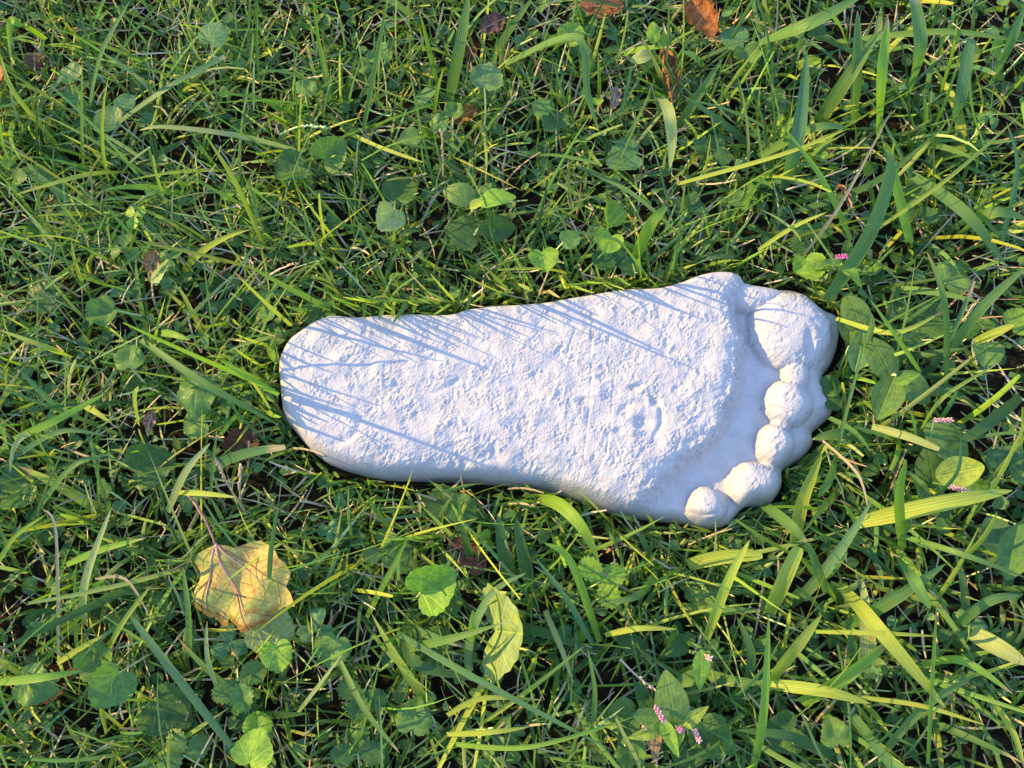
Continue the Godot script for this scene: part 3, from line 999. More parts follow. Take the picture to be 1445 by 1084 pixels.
func maple_leaf() -> void:
	# outline in photo pixels, from the stalk's joint round by the right
	var ring := PackedVector2Array()
	var c := Vector2(304, 768)
	for w in "304,768 318,770 327,773 338,768 349,764 359,763 364,766 372,769 382,777 386,786 394,791 402,804 401,812 398,821 404,829 410,845 400,845 393,846 387,852 381,855 378,860 374,868 362,871 351,876 346,876 338,867 331,864 327,860 323,869 317,870 311,863 308,855 304,859 300,858 293,852 287,849 283,846 280,840 280,827 284,813 282,802 274,790 280,779 290,774".split(" "):
		var xy := w.split_floats(",")
		var q := Vector2(xy[0], xy[1]) - c
		ring.append(Vector2(q.x, q.y) / 116.0)
	var o := thing("maple_leaf", at(304, 768, 0.042), "maple leaf", "", "yellow maple leaf with reddish stalk and brown torn tips lying on the grass")
	var sheet := Sheet.new()
	var around := 132
	var rings := 10
	var heart := Vector2(0.32, 0.45)
	var n := ring.size()
	var scale_ := 116.0 * 0.000505
	var zof := func(q: Vector2) -> float:
		var ridge := -0.16 * absf(q.x - q.y * 0.42) + 0.05 * absf(q.x - q.y * 1.35)
		return ridge + 0.035 * sin(q.x * 11.0 + q.y * 4.0) + 0.03 * sin(q.y * 13.0 - q.x * 5.0) - 0.10 * q.y * q.y + 0.12 * q.x * q.x - 0.02
	for k in rings + 1:
		for i in around:
			var f := float(i) / around * n
			var e := ring[int(f) % n].lerp(ring[(int(f) + 1) % n], f - int(f))
			var q := heart.lerp(e, float(k) / rings)
			sheet.v.append(Vector3(q.x, zof.call(q), q.y) * scale_)
			var gx: float = (zof.call(q + Vector2(0.02, 0)) - zof.call(q - Vector2(0.02, 0))) / 0.04
			var gy: float = (zof.call(q + Vector2(0, 0.02)) - zof.call(q - Vector2(0, 0.02))) / 0.04
			sheet.n.append(Vector3(-gx, 1, -gy).normalized())
			var worn := 0.0
			if k >= rings - 1 and q.y > 0.62 and q.x < 0.75: worn = 0.75
			sheet.c.append(Color(0.92, 0.9, 0.86).lerp(Color(0.42, 0.22, 0.12), worn))
			sheet.uv.append(Vector2(q.x * 0.8 + 0.22, q.y * 0.88 + 0.06))
	for k in rings:
		for i in around:
			var a := k * around + i
			var b := k * around + (i + 1) % around
			sheet.ix.append_array([a, a + around, b, b, a + around, b + around])
	var bl := part("leaf_blade", sheet.mesh(), M.maple, o)
	bl.basis = Basis(Vector3(0, 0, 1), 0.06)
	# raised main veins on its upturned underside
	for e in [[-8.0, 0.70, 1.1], [24.0, 0.86, 1.2], [50.0, 0.80, 0.9]]:
		var st := Sheet.new()
		var pts := PackedVector3Array()
		var rad := PackedFloat32Array()
		for i in 9:
			var l: float = e[1] * i / 8.0
			var q := Vector2(sin(deg_to_rad(e[0] + 6.0 * l)), cos(deg_to_rad(e[0] + 6.0 * l))) * l
			pts.append(bl.basis * (Vector3(q.x, zof.call(q), q.y) * scale_) + Vector3(0, 0.0003, 0))
			rad.append(0.0009 * e[2] * (1.0 - 0.75 * i / 8.0))
		st.tube(pts, rad, Color(0.36, 0.22, 0.15), 6)
		part("vein", st.mesh(), M.stem, o)
	var st2 := Sheet.new()
	var pts2 := PackedVector3Array()
	var r2 := PackedFloat32Array()
	for w in [[304, 770, 0.0415], [299, 755, 0.043], [289, 733, 0.045], [276, 712, 0.043], [262, 694, 0.040]]:
		pts2.append(at(w[0], w[1], w[2]) - o.position)
		r2.append(0.0007 + 0.0001 * r2.size())
	st2.tube(pts2, r2, Color(0.30, 0.15, 0.10), 7)
	part("stalk", st2.mesh(), M.stem, o)

# a dried seed stalk: thin stem with beads along its end
func seed_stalk(path: Array, high: Array, beads: int, t: String, label: String) -> void:
	var pts := PackedVector3Array()
	for i in path.size() / 2: pts.append(at(path[i * 2], path[i * 2 + 1], high[i]))
	var root := pts[0]
	var o := thing("seed_stalk", root, "seed stalk", "dry seed stalks", label)
	var sm := PackedVector3Array()
	var rad := PackedFloat32Array()
	for i in pts.size() - 1:
		for s in 5:
			sm.append(pts[i].cubic_interpolate(pts[i + 1], pts[maxi(i - 1, 0)], pts[mini(i + 2, pts.size() - 1)], s / 5.0) - root)
	sm.append(pts[pts.size() - 1] - root)
	for i in sm.size(): rad.append(0.0008 * (1.0 - 0.6 * i / sm.size()))
	var sheet := Sheet.new()
	sheet.tube(sm, rad, tint(t, 0.1))
	part("stem", sheet.mesh(), M.stem, o)
	if beads:
		var be := Sheet.new()
		for i in beads:
			var f := 0.45 + 0.55 * i / beads
			var k := f * (sm.size() - 1)
			var p := sm[int(k)].lerp(sm[mini(int(k) + 1, sm.size() - 1)], k - int(k))
			var d := (sm[mini(int(k) + 1, sm.size() - 1)] - sm[maxi(int(k) - 1, 0)]).normalized()
			be.bead(p + Vector3(rng.randf_range(-1, 1), rng.randf_range(-0.3, 1), rng.randf_range(-1, 1)) * 0.0007, d + Vector3(rng.randf_range(-0.5, 0.5), 0.3, rng.randf_range(-0.5, 0.5)), 0.0032, 0.0009, tint(t, 0.25))
		part("seed_head", be.mesh(), M.stem, o)

# ---------------------------------------------------------------- the scene
func _ready() -> void:
	rng.seed = 20231
	focal = PHOTO.y * 0.5 / tan(deg_to_rad(FOV * 0.5))
	cam_at = Vector3(0, DIST * cos(deg_to_rad(TILT)), DIST * sin(deg_to_rad(TILT)))
	var cam := Camera3D.new()
	cam.name = "camera"
	cam.fov = FOV
	cam.near = 0.02
	cam.far = 200.0
	cam.position = cam_at
	cam.rotation_degrees = Vector3(-(90.0 - TILT), 0, 0)
	add_child(cam)
	cam.current = true
	var env := Environment.new()
	env.background_mode = Environment.BG_SKY
	var sky := ProceduralSkyMaterial.new()
	sky.sky_top_color = lin(0.35, 0.54, 1.06)
	sky.sky_horizon_color = lin(0.64, 0.73, 0.92)
	sky.sky_curve = 0.12
	sky.ground_bottom_color = lin(0.06, 0.08, 0.04)
	sky.ground_horizon_color = lin(0.20, 0.22, 0.16)
	sky.sun_angle_max = 25.0
	env.sky = Sky.new()
	env.sky.sky_material = sky
	env.background_energy_multiplier = 1.0
	env.tonemap_mode = Environment.TONE_MAPPER_LINEAR
	env.tonemap_exposure = 1.95
	env.sdfgi_enabled = true
	env.ssao_enabled = true
	env.ssil_enabled = true
	var we := WorldEnvironment.new()
	we.name = "world_environment"
	we.environment = env
	add_child(we)
	# low evening sun from the left: shadows run right and a little towards the viewer
	var ground_dir := (at(1000, 603, 0.03) - at(700, 510, 0.03)).normalized()
	var elev := deg_to_rad(23.5)
	shade_dir = Vector3(ground_dir.x * cos(elev), -sin(elev), ground_dir.z * cos(elev))
	var sun := DirectionalLight3D.new()
	sun.name = "sun"
	sun.light_color = lin(1.0, 0.68, 0.25)
	sun.light_energy = 1.55
	sun.light_angular_distance = 0.5
	sun.shadow_enabled = true
	add_child(sun)
	sun.look_at_from_position(-shade_dir * 3.0, Vector3.ZERO, Vector3.UP)

	make_materials()
	# the ground
	var pl := PlaneMesh.new()
	pl.size = Vector2(120, 120)
	single("ground", pl, M.soil, "ground", "", "dark brown soil under the grass", "structure")
	build_foot()
	landmarks = [[Vector2(400, 555), "the plaster heel"], [Vector2(1182, 470), "the plaster big toe"], [Vector2(1005, 748), "the plaster little toe"], [Vector2(340, 820), "the yellow maple leaf"], [Vector2(722, 895), "the bent violet leaf"],
		[Vector2(945, 1015), "the flowering knotweed"], [Vector2(940, 105), "the curled brown leaf"], [Vector2(1245, 110), "the bright upright blade"], [Vector2(675, 280), "the paired oval leaves"], [Vector2(470, 215), "the half-yellow leaf"],
		[Vector2(1352, 666), "the bright yellow leaf"], [Vector2(3, 120), "the brown edge leaf"], [Vector2(302, 45), "the holed leaf"], [Vector2(20, 692), "the dark lobed leaf"], [Vector2(360, 1055), "the bright notched leaf"], [Vector2(1230, 985), "the crossed broad blades"]]
	build_lawn()
	place_blades()
	edge_stalks()
	place_leaves()
	scatter()
	write_labels()

func place_blades() -> void:
	var low := [0.012, 0.035, 0.035]
	var tall := [0.015, 0.07, 0.10]
	# upper left
	B([125, 160, 143, 76, 184, 0], 6, "blue", tall)
	B([150, 186, 235, 125, 317, 80], 7, "blue", [0.02, 0.05, 0.055], 0.9)
	B([418, 212, 332, 191, 232, 179, 196, 184], 6, "pale", [0.03, 0.05, 0.055, 0.05])
	B([373, 348, 335, 262, 289, 189], 6, "yellow", tall)
	B([83, 206, 20, 130, 0, 76], 7, "yellow", [0.01, 0.05, 0.07])
	B([118, 242, 116, 83], 5, "mid", [0.01, 0.09])
	B([179, 243, 116, 248, 17, 276], 6, "yellow", low)
	B([15, 233, 0, 166], 7, "lime", [0.02, 0.06])
	B([460, 116, 442, 0], 5, "lime", [0.02, 0.09])
	B([365, 110, 364, 0], 4, "mid", [0.02, 0.08])
	B([64, 56, 27, 33, 14, 34, 15, 83], 9, "lime", [0.04, 0.062, 0.06, 0.045])
	B([90, 150, 20, 116], 5, "yellow", low)
	B([209, 229, 128, 180], 5, "pale", low)
	B([228, 140, 143, 73], 5, "pale", low)
	# upper middle
	B([634, 143, 649, 66, 662, -10], 15, "mid", [0.02, 0.06, 0.08])
	B([693, 83, 752, -4], 11, "dark", [0.02, 0.06])
	B([713, 91, 812, 53, 829, 133, 845, 186], 10, "mid", [0.03, 0.07, 0.05, 0.03])
	B([931, 138, 943, 158, 948, 199, 945, 239], 14, "pale", [0.035, 0.06, 0.05, 0.04])
	B([896, 365, 918, 316, 942, 291], 14, "lime", [0.02, 0.05, 0.055])
	B([613, 159, 626, 96], 5, "lime", [0.02, 0.07])
	B([513, 183, 546, 0], 6, "mid", [0.02, 0.09])
	B([618, 123, 593, 20], 6, "mid", [0.02, 0.08])
	B([586, 27, 530, -4], 10, "grey", low)
	B([480, 181, 596, 229], 5, "yellow", low, 0.4)
	B([767, 63, 789, 7], 5, "blue", tall)
	B([812, 233, 960, 332], 6, "mid", [0.03, 0.04])
	# upper right, the broad ones
	B([1071, 62, 1140, 35, 1220, -8], 17, "mid", [0.03, 0.06, 0.07])
	B([1195, 64, 1161, 10], 14, "lime", [0.02, 0.07])
	B([1202, 172, 1207, 100, 1210, 15], 17, "mid", [0.02, 0.05, 0.07])
	B([1155, 171, 1200, 105, 1242, 40], 17, "mid", [0.02, 0.05, 0.06])
	B([1237, 198, 1242, 110, 1253, 22], 16, "lime", [0.02, 0.07, 0.095], 0.0, 0.0)
	B([1277, 138, 1297, 67, 1287, -10], 20, "mid", [0.02, 0.06, 0.07], 0.6)
	B([1336, 188, 1353, 144, 1368, 64, 1377, 72], 15, "blue", [0.03, 0.06, 0.08, 0.075])
	B([1104, 268, 1121, 208, 1131, 151, 1139, 70], 18, "blue", [0.02, 0.05, 0.06, 0.07])
	B([1071, 221, 1148, 181, 1197, 181], 11, "mid", [0.025, 0.055, 0.05])
	B([955, 260, 1104, 218, 1196, 182], 5, "yellow", [0.05, 0.065, 0.07])
	B([1201, 339, 1101, 174], 6, "lime", [0.04, 0.085])
	B([1135, 359, 1188, 285, 1259, 154], 4, "straw", [0.03, 0.06, 0.09])
	B([1166, 424, 1226, 330, 1256, 240, 1249, 208], 19, "mid", [0.025, 0.05, 0.07, 0.072])
	B([1283, 340, 1262, 255, 1249, 208], 12, "lime", [0.03, 0.06, 0.074])
	B([1290, 250, 1363, 302, 1420, 375], 15, "mid", [0.04, 0.06, 0.04])
	B([1413, 345, 1435, 240, 1420, 171], 7, "blue", [0.03, 0.06, 0.08])
	B([1235, 325, 1340, 250, 1445, 158], 5, "yellow", [0.05, 0.07, 0.08])
	B([1071, 352, 1168, 299], 5, "yellow", [0.03, 0.06])
	B([1400, 235, 1373, 161, 1369, 97], 5, "mid", tall)
	B([1326, 134, 1351, 23], 6, "lime", tall)
	B([1180, 60, 1330, 45, 1450, 60], 8, "mid", [0.03, 0.05, 0.05])
	B([1120, 300, 1230, 260, 1320, 190], 9, "dark", [0.02, 0.04, 0.06])
	B([1395, 120, 1425, 60, 1445, 10], 14, "mid", [0.02, 0.05, 0.06])
	B([1350, 330, 1400, 300, 1450, 310], 14, "mid", [0.02, 0.05, 0.04])
	# right of the toes
	B([1335, 545, 1333, 430, 1308, 355], 7, "mid", [0.02, 0.08, 0.09])
	B([1330, 508, 1386, 433, 1450, 375], 13, "mid", [0.02, 0.05, 0.06])
	B([1376, 482, 1432, 458], 10, "yellow", [0.04, 0.05])
	B([1299, 606, 1333, 559, 1412, 511], 5, "yellow", [0.04, 0.06, 0.06])
	B([1299, 526, 1226, 420], 6, "lime", [0.03, 0.075])
	B([1231, 602, 1326, 634], 9, "pale", [0.03, 0.045], 0.5)
	B([1273, 775, 1267, 700, 1279, 648], 12, "lime", [0.02, 0.06, 0.085])
	B([1211, 737, 1330, 710, 1429, 692], 17, "yellow", [0.03, 0.05, 0.045])
	B([1290, 722, 1346, 672, 1356, 618], 7, "blue", [0.03, 0.06, 0.08])
	B([1170, 590, 1228, 637], 7, "mid", [0.03, 0.05])
	B([1230, 622, 1190, 612, 1146, 620], 14, "dark", [0.02, 0.03, 0.02])
	B([1120, 765, 1132, 705, 1160, 640], 15, "yellow", [0.02, 0.03, 0.025])
	B([1178, 650, 1168, 680, 1154, 702], 11, "mid", [0.03, 0.04, 0.035])
	B([1161, 622, 1210, 669, 1226, 722], 3, "straw", [0.04, 0.05, 0.05])
	B([1176, 662, 1192, 590, 1230, 448], 4, "mid", [0.03, 0.05, 0.07])
	B([1222, 486, 1230, 442], 6, "pale", [0.04, 0.06])
	B([1180, 450, 1260, 470, 1330, 440], 6, "yellow", [0.03, 0.05, 0.05])
	B([1440, 560, 1390, 600, 1330, 640], 14, "dark", [0.02, 0.04, 0.03])
	# lower right
	B([1084, 865, 1106, 815, 1126, 772], 17, "yellow", [0.02, 0.04, 0.05], 0.7)
	B([1076, 712, 1112, 740, 1139, 766], 13, "mid", [0.02, 0.045, 0.05])
	B([1165, 836, 1148, 790, 1137, 764], 10, "mid", [0.03, 0.045, 0.05])
	B([1188, 830, 1245, 894, 1335, 1000], 15, "yellow", [0.03, 0.06, 0.05])
	B([1190, 884, 1262, 844, 1335, 795], 14, "mid", [0.03, 0.05, 0.055])
	B([1263, 785, 1290, 820, 1313, 860], 13, "mid", [0.04, 0.06, 0.06])
	B([1128, 990, 1188, 955, 1252, 905], 19, "lime", [0.03, 0.045, 0.05], 0.4)
	B([1086, 962, 1118, 920, 1159, 868], 15, "yellow", [0.02, 0.05, 0.065])
	B([1085, 965, 1160, 975, 1228, 993], 12, "yellow", [0.03, 0.04, 0.04])
	B([1062, 1086, 1077, 1005, 1085, 866], 9, "lime", [0.02, 0.06, 0.09])
	B([996, 903, 1027, 820, 1058, 762], 10, "yellow", [0.02, 0.06, 0.08])
	B([1228, 958, 1224, 900, 1218, 820], 16, "pale", [0.02, 0.035, 0.035])
	B([1151, 891, 1240, 893, 1324, 898], 5, "yellow", [0.05, 0.06, 0.06])
	B([1195, 982, 1389, 1023], 5, "yellow", [0.04, 0.05])
	B([1309, 1078, 1315, 955, 1322, 852], 5, "lime", [0.03, 0.06, 0.07])
	B([1396, 985, 1445, 1084], 9, "yellow", [0.03, 0.05])
	B([1285, 760, 1363, 784, 1450, 816], 6, "mid", [0.04, 0.06, 0.05])
	B([991, 950, 1077, 963], 12, "mid", [0.02, 0.035])
	B([1371, 893, 1450, 938], 18, "pale", [0.03, 0.04])
	B([971, 796, 1076, 784], 15, "yellow", [0.02, 0.035], 0.4)
	B([960, 855, 1072, 863], 9, "mid", [0.02, 0.035])
	B([1361, 786, 1407, 722], 10, "yellow", [0.03, 0.06])
	B([1040, 1000, 1060, 930, 1040, 870], 10, "dark", low)
	B([1230, 1080, 1300, 1000, 1380, 950], 10, "mid", low)
	B([1190, 1075, 1120, 1040, 1040, 1030], 11, "dark", low)
	B([1330, 900, 1390, 850, 1440, 840], 12, "mid", low)
	B([1270, 950, 1350, 930, 1430, 980], 9, "lime", low)
	# lower middle
	B([758, 703, 790, 712, 822, 745, 845, 792], 15, "lime", [0.015, 0.035, 0.045, 0.03])
	B([846, 906, 806, 794, 768, 766], 8, "lime", [0.02, 0.06, 0.07])
	B([561, 893, 681, 962, 862, 1058], 8, "blue", [0.04, 0.055, 0.05])
	B([635, 1049, 749, 1053, 897, 1011], 6, "lime", [0.04, 0.05, 0.055])
	B([631, 1009, 681, 985, 767, 988], 6, "yellow", [0.04, 0.05, 0.05])
	B([631, 1036, 690, 1033, 747, 1026], 6, "yellow", [0.04, 0.05, 0.05])
	B([681, 1020, 824, 912], 5, "yellow", [0.03, 0.06])
	B([836, 1027, 829, 916], 5, "mid", [0.03, 0.07])
	B([854, 896, 900, 887, 956, 888], 6, "yellow", [0.04, 0.05, 0.05])
	B([517, 872, 577, 756], 6, "lime", [0.02, 0.06])
	B([480, 933, 564, 1063], 6, "mid", [0.04, 0.05])
	B([662, 960, 664, 900, 695, 837, 744, 808], 9, "grey", [0.02, 0.04, 0.05, 0.05])
	B([769, 862, 809, 963], 6, "pale", [0.03, 0.05])
	B([575, 865, 584, 935, 682, 957], 12, "dark", [0.015, 0.03, 0.025])
	B([722, 824, 702, 725], 14, "dark", [0.015, 0.035])
	B([749, 828, 728, 730], 14, "dark", [0.015, 0.035])
	B([836, 908, 755, 786], 6, "blue", [0.03, 0.06])
	B([667, 905, 668, 860], 6, "lime", [0.05, 0.075])
	B([690, 880, 760, 890, 840, 920], 12, "dark", [0.01, 0.02, 0.02])
	B([930, 800, 900, 840, 850, 850], 8, "mid", low)
	# lower left
	B([121, 882, 121, 820, 158, 715], 9, "pale", [0.02, 0.05, 0.06])
	B([94, 797, 206, 759], 7, "lime", [0.04, 0.055])
	B([326, 1053, 242, 945, 187, 873], 8, "grey", [0.03, 0.05, 0.06], 0.5)
	B([-4, 963, 60, 956, 116, 947], 8, "lime", [0.05, 0.055, 0.05])
	B([269, 926, 266, 860, 258, 800], 7, "mid", [0.03, 0.06, 0.07])
	B([148, 926, 216, 823], 5, "yellow", [0.03, 0.06])
	B([-4, 797, 65, 726], 5, "lime", [0.03, 0.06])
	B([82, 926, 79, 753, 60, 718], 3, "straw", [0.03, 0.06, 0.065])
	B([380, 818, 383, 770, 393, 712], 5, "mid", [0.058, 0.066, 0.07])
	B([306, 970, 292, 876], 5, "pale", [0.03, 0.05])
	B([417, 1010, 484, 922], 4, "pale", [0.03, 0.06])
	B([81, 936, 149, 894], 6, "yellow", [0.03, 0.04])
	B([134, 817, 178, 818, 215, 878], 3, "straw", [0.05, 0.05, 0.05])
	# left
	B([20, 620, 80, 592, 149, 555], 8, "lime", [0.06, 0.065, 0.06])
	B([102, 504, 63, 489, -3, 465], 6, "yellow", [0.04, 0.055, 0.06])
	B([90, 583, 27, 522], 7, "blue", [0.03, 0.05])
	B([393, 557, 350, 532, 311, 509], 6, "lime", [0.04, 0.055, 0.07])
	B([199, 480, 276, 533, 332, 566, 394, 600], 8, "mid", [0.05, 0.05, 0.045, 0.03])
	B([77, 617, 40, 612, 20, 632, 14, 668], 6, "pale", [0.04, 0.06, 0.055, 0.05])
	B([237, 722, 262, 666, 297, 625], 8, "pale", [0.03, 0.055, 0.06])
	B([251, 695, 334, 702], 6, "yellow", [0.045, 0.055])
	B([297, 712, 300, 660, 306, 608], 4, "mid", [0.02, 0.05, 0.07])
	B([228, 470, 268, 480], 8, "lime", [0.05, 0.055])
	B([117, 572, 157, 597], 7, "yellow", [0.05, 0.05])
	B([0, 660, 80, 610, 150, 615], 6, "blue", low)
	B([40, 740, 100, 660, 160, 640], 6, "mid", low)
	B([196, 600, 190, 560, 195, 545], 6, "yellow", [0.03, 0.06, 0.06])
	# the stalks that throw the long shadows across the plaster
	stalk(400, 563, 762, 684, 5, "lime")
	stalk(484, 452, 726, 537, 6, "mid")
	stalk(436, 475, 664, 526, 4, "yellow", 0.95)
	stalk(500, 450, 600, 500, 5, "mid", 0.9)
	stalk(700, 434, 760, 470, 3, "yellow", 0.9)
	stalk(680, 436, 742, 478, 4, "mid", 0.85)
	stalk(850, 417, 990, 500, 3, "lime", 0.9)
	stalk(455, 460, 560, 496, 3, "mid", 0.9)
	stalk(405, 545, 470, 575, 3, "mid", 0.85)
	stalk(560, 447, 634, 494, 6, "mid", 0.8)
	stalk(572, 446, 626, 480, 5, "yellow", 0.8)
	stalk(604, 446, 655, 474, 4, "lime", 0.85)
	stalk(530, 448, 560, 470, 6, "mid", 0.8)
	stalk(590, 446, 636, 490, 5, "mid", 0.85)
	stalk(646, 446, 838, 534, 5, "lime")
	stalk(648, 440, 720, 492, 3, "yellow")
	stalk(745, 432, 1012, 536, 4, "mid")
	stalk(775, 430, 965, 512, 5, "pale", 0.85)
	stalk(815, 424, 900, 460, 3, "yellow", 0.8)
	stalk(872, 414, 1022, 466, 4, "mid")
	stalk(938, 412, 1158, 453, 4, "lime", 0.95)
	stalk(976, 400, 1132, 441, 3, "mid", 0.95)
	stalk(404, 512, 446, 536, 8, "lime", 0.7)
	stalk(404, 490, 440, 520, 3, "yellow", 0.8)
	stalk(410, 490, 520, 530, 2, "straw", 0.9)
	stalk(412, 582, 490, 606, 5, "mid", 0.8)
	stalk(418, 608, 500, 628, 5, "lime", 0.8)

func edge_stalks() -> void:
	for i in 46:
		var f := rng.randf()
		var a := Vector2(440, 468).lerp(Vector2(960, 408), f) + Vector2(0, rng.randf_range(0, 10)) if i % 6 else Vector2(404, 500).lerp(Vector2(405, 590), rng.randf())
		var b := a + Vector2(1, rng.randf_range(0.16, 0.46)) * rng.randf_range(35, 190)
		stalk(a.x, a.y, b.x, b.y, rng.randf_range(1.6, 3.6), ["mid", "lime", "yellow", "mid", "straw"][rng.randi_range(0, 4)], rng.randf_range(0.85, 1.2))

func place_leaves() -> void:
	# violets and their like, each where the photograph shows it
	leaf("violet", 302, 45, 46, 70, "grey", 0.045, 8, 0.1, "rounded grey-green violet leaf with a small hole near its upper edge", 12)
	leaf("violet", 97, 104, 38, 150, "blue", 0.03)
	leaf("violet", 98, 134, 32, 200, "mid", 0.03)
	leaf("violet", 150, 168, 46, 160, "blue", 0.03)
	leaf("violet", 178, 142, 32, 60, "blue", 0.03)
	leaf("violet", 433, 120, 34, 80, "mid", 0.035)
	leaf("violet", 470, 212, 58, 30, "mid", 0.045, 30, 0.6, "large violet leaf half pale yellow and half green standing left of centre top", 40)
	leaf("violet", 408, 240, 60, 200, "dark", 0.03)
	leaf("violet", 688, 106, 56, 75, "grey", 0.055, 10, 0.1, "pale rounded violet leaf with a long stalk high above the foot", 25)
	leaf("violet", 808, 46, 42, 60, "lime", 0.05, 10, 0.0, "bright cupped violet leaf beside a folded blade near the upper edge", 35)
	leaf("violet", 618, 172, 30, 170, "mid", 0.04)
	leaf("violet", 641, 156, 28, 80, "mid", 0.045)
	leaf("violet", 577, 195, 32, 200, "mid", 0.03)
	leaf("violet", 568, 268, 56, 60, "dark", 0.03)
	leaf("violet", 549, 307, 50, 250, "pale", 0.042, 25, -0.5, "", 10)
	leaf("violet", 652, 327, 62, 160, "dark", 0.025)
	leaf("oval", 702, 322, 60, 10, "dark", 0.03, -20, 0.5)
	leaf("violet", 878, 223, 60, 190, "blue", 0.028)
	leaf("violet", 782, 170, 40, 100, "dark", 0.03)
	leaf("violet", 764, 152, 34, 140, "mid", 0.03)
	leaf("violet", 857, 300, 44, 100, "lime", 0.04, 30, 0.6, "", 50)
	leaf("violet", 859, 345, 36, 250, "lime", 0.038)
	leaf("violet", 768, 369, 44, 280, "lime", 0.04, 10, 0.0, "bright round violet leaf with deep notch just above the foot's middle", 15)
	leaf("violet", 806, 338, 30, 20, "mid", 0.035)
	leaf("violet", 1056, 82, 42, 290, "mid", 0.03)
	leaf("violet", 1034, 52, 46, 150, "blue", 0.03)
	leaf("violet", 1142, 381, 50, 280, "lime", 0.035, 5, 0.0, "glossy bright heart-shaped leaf just above the plaster big toe", 12)
	leaf("violet", 1349, 387, 58, 40, "mid", 0.03)
	leaf("violet", 1309, 456, 66, 200, "dark", 0.02)
	leaf("violet", 1437, 452, 40, 40, "lime", 0.045)
	leaf("violet", 1392, 500, 44, 250, "mid", 0.035)
	leaf("oval", 1430, 780, 74, 260, "mid", 0.045, -10, 0.1)
	leaf("violet", 1404, 752, 50, 100, "blue", 0.035)
	leaf("violet", 276, 561, 70, 265, "mid", 0.045, -12, 0.15, "wide kidney-shaped violet leaf with sunlit right lobe left of the heel", 14)
	leaf("violet", 216, 655, 72, 20, "dark", 0.03, 0, 0.2)
	leaf("violet", 20, 692, 74, 200, "dark", 0.02, 0, 0.1, "large dark lobed violet leaf at the photo's left edge beside pale blades")
	leaf("violet", 143, 443, 46, 200, "mid", 0.035)
	leaf("violet", 60, 417, 54, 160, "dark", 0.025)
	leaf("violet", 181, 501, 40, 100, "mid", 0.035)
	leaf("violet", 222, 385, 40, 270, "pale", 0.04, 20, 0.6)
	leaf("violet", 272, 600, 38, 200, "mid", 0.03)
	leaf("violet", 386, 470, 36, 100, "dark", 0.025)
	leaf("violet", 455, 440, 52, 70, "dark", 0.02)
	leaf("violet", 134, 929, 48, 130, "mid", 0.04)
	leaf("violet", 152, 972, 60, 245, "mid", 0.045, 20, -0.5, "half sunlit violet leaf with dark veined shade below the straw stalk", 45)
	leaf("violet", 50, 969, 54, 340, "mid", 0.03)
	leaf("violet", 242, 1005, 74, 330, "dark", 0.025)
	leaf("violet", 360, 1056, 56, 70, "lime", 0.045, 15, -0.2, "bright green notched kidney-shaped leaf near the bottom edge", 14)
	leaf("violet", 391, 928, 40, 280, "lime", 0.04)
	leaf("violet", 384, 886, 72, 350, "pale", 0.03, -5, 0.0, "pale yellow-green torn leaf tucked under the yellow maple leaf", 10)
	leaf("violet", 467, 921, 46, 250, "mid", 0.035)
	leaf("violet", 616, 822, 74, 30, "lime", 0.045, 12, 0.2, "large bright green cupped violet leaf left of the bent leaf", 70)
	leaf("violet", 608, 911, 58, 160, "dark", 0.025)
	leaf("violet", 719, 892, 116, 2, "pale", 0.058, 66, 0.0, "big pale violet leaf bent into two lobes below the plaster foot's middle", 30)
	leaf("violet", 565, 782, 44, 60, "dark", 0.03)
	leaf("violet", 585, 1009, 46, 80, "mid", 0.03)
	leaf("violet", 876, 1015, 46, 200, "mid", 0.03)
	leaf("violet", 970, 1062, 52, 260, "dark", 0.03)
	leaf("violet", 1003, 1042, 58, 300, "mid", 0.03)
	leaf("violet", 1101, 1035, 54, 200, "dark", 0.025)
	leaf("violet", 1178, 1032, 36, 100, "mid", 0.03)
	leaf("oval", 1200, 460, 60, 80, "mid", 0.03)
	leaf("violet", 1175, 545, 30, 10, "dark", 0.018)
	leaf("violet", 1178, 570, 24, 330, "dark", 0.018)
	leaf("violet", 625, 705, 48, 100, "dark", 0.02)
	leaf("violet", 655, 722, 40, 330, "dark", 0.025)
	# clovers
	leaf("clover", 175, 350, 44, 90, "mid", 0.03)
	leaf("clover", 240, 365, 36, 30, "mid", 0.03)
	leaf("clover", 324, 908, 44, 100, "blue", 0.03)
	leaf("clover", 445, 885, 44, 90, "blue", 0.035)
	leaf("clover", 541, 775, 48, 80, "dark", 0.03)
	leaf("clover", 1398, 164, 34, 70, "mid", 0.045)
	leaf("clover", 537, 76, 40, 90, "mid", 0.04)
	leaf("clover", 190, 305, 36, 140, "lime", 0.035)
	# strawberry-like toothed sprigs
	leaf("toothed", 40, 250, 54, 90, "mid", 0.03)
	leaf("toothed", 1299, 292, 56, 200, "dark", 0.025)
	leaf("toothed", 1145, 337, 58, 120, "dark", 0.025)
	leaf("toothed", 1004, 215, 52, 60, "dark", 0.025)
	leaf("toothed", 512, 978, 52, 250, "dark", 0.03)
	leaf("toothed", 846, 822, 60, 30, "lime", 0.035)
	leaf("toothed", 336, 962, 58, 300, "mid", 0.03)
	leaf("toothed", 259, 1066, 54, 120, "mid", 0.03)
	leaf("toothed", 973, 295, 44, 60, "dark", 0.025)
	leaf("toothed", 994, 838, 40, 270, "mid", 0.025)
	leaf("toothed", 505, 1062, 54, 90, "dark", 0.03)
	leaf("toothed", 1420, 660, 60, 60, "dark", 0.03)
	leaf("toothed", 870, 375, 60, 80, "dark", 0.025)
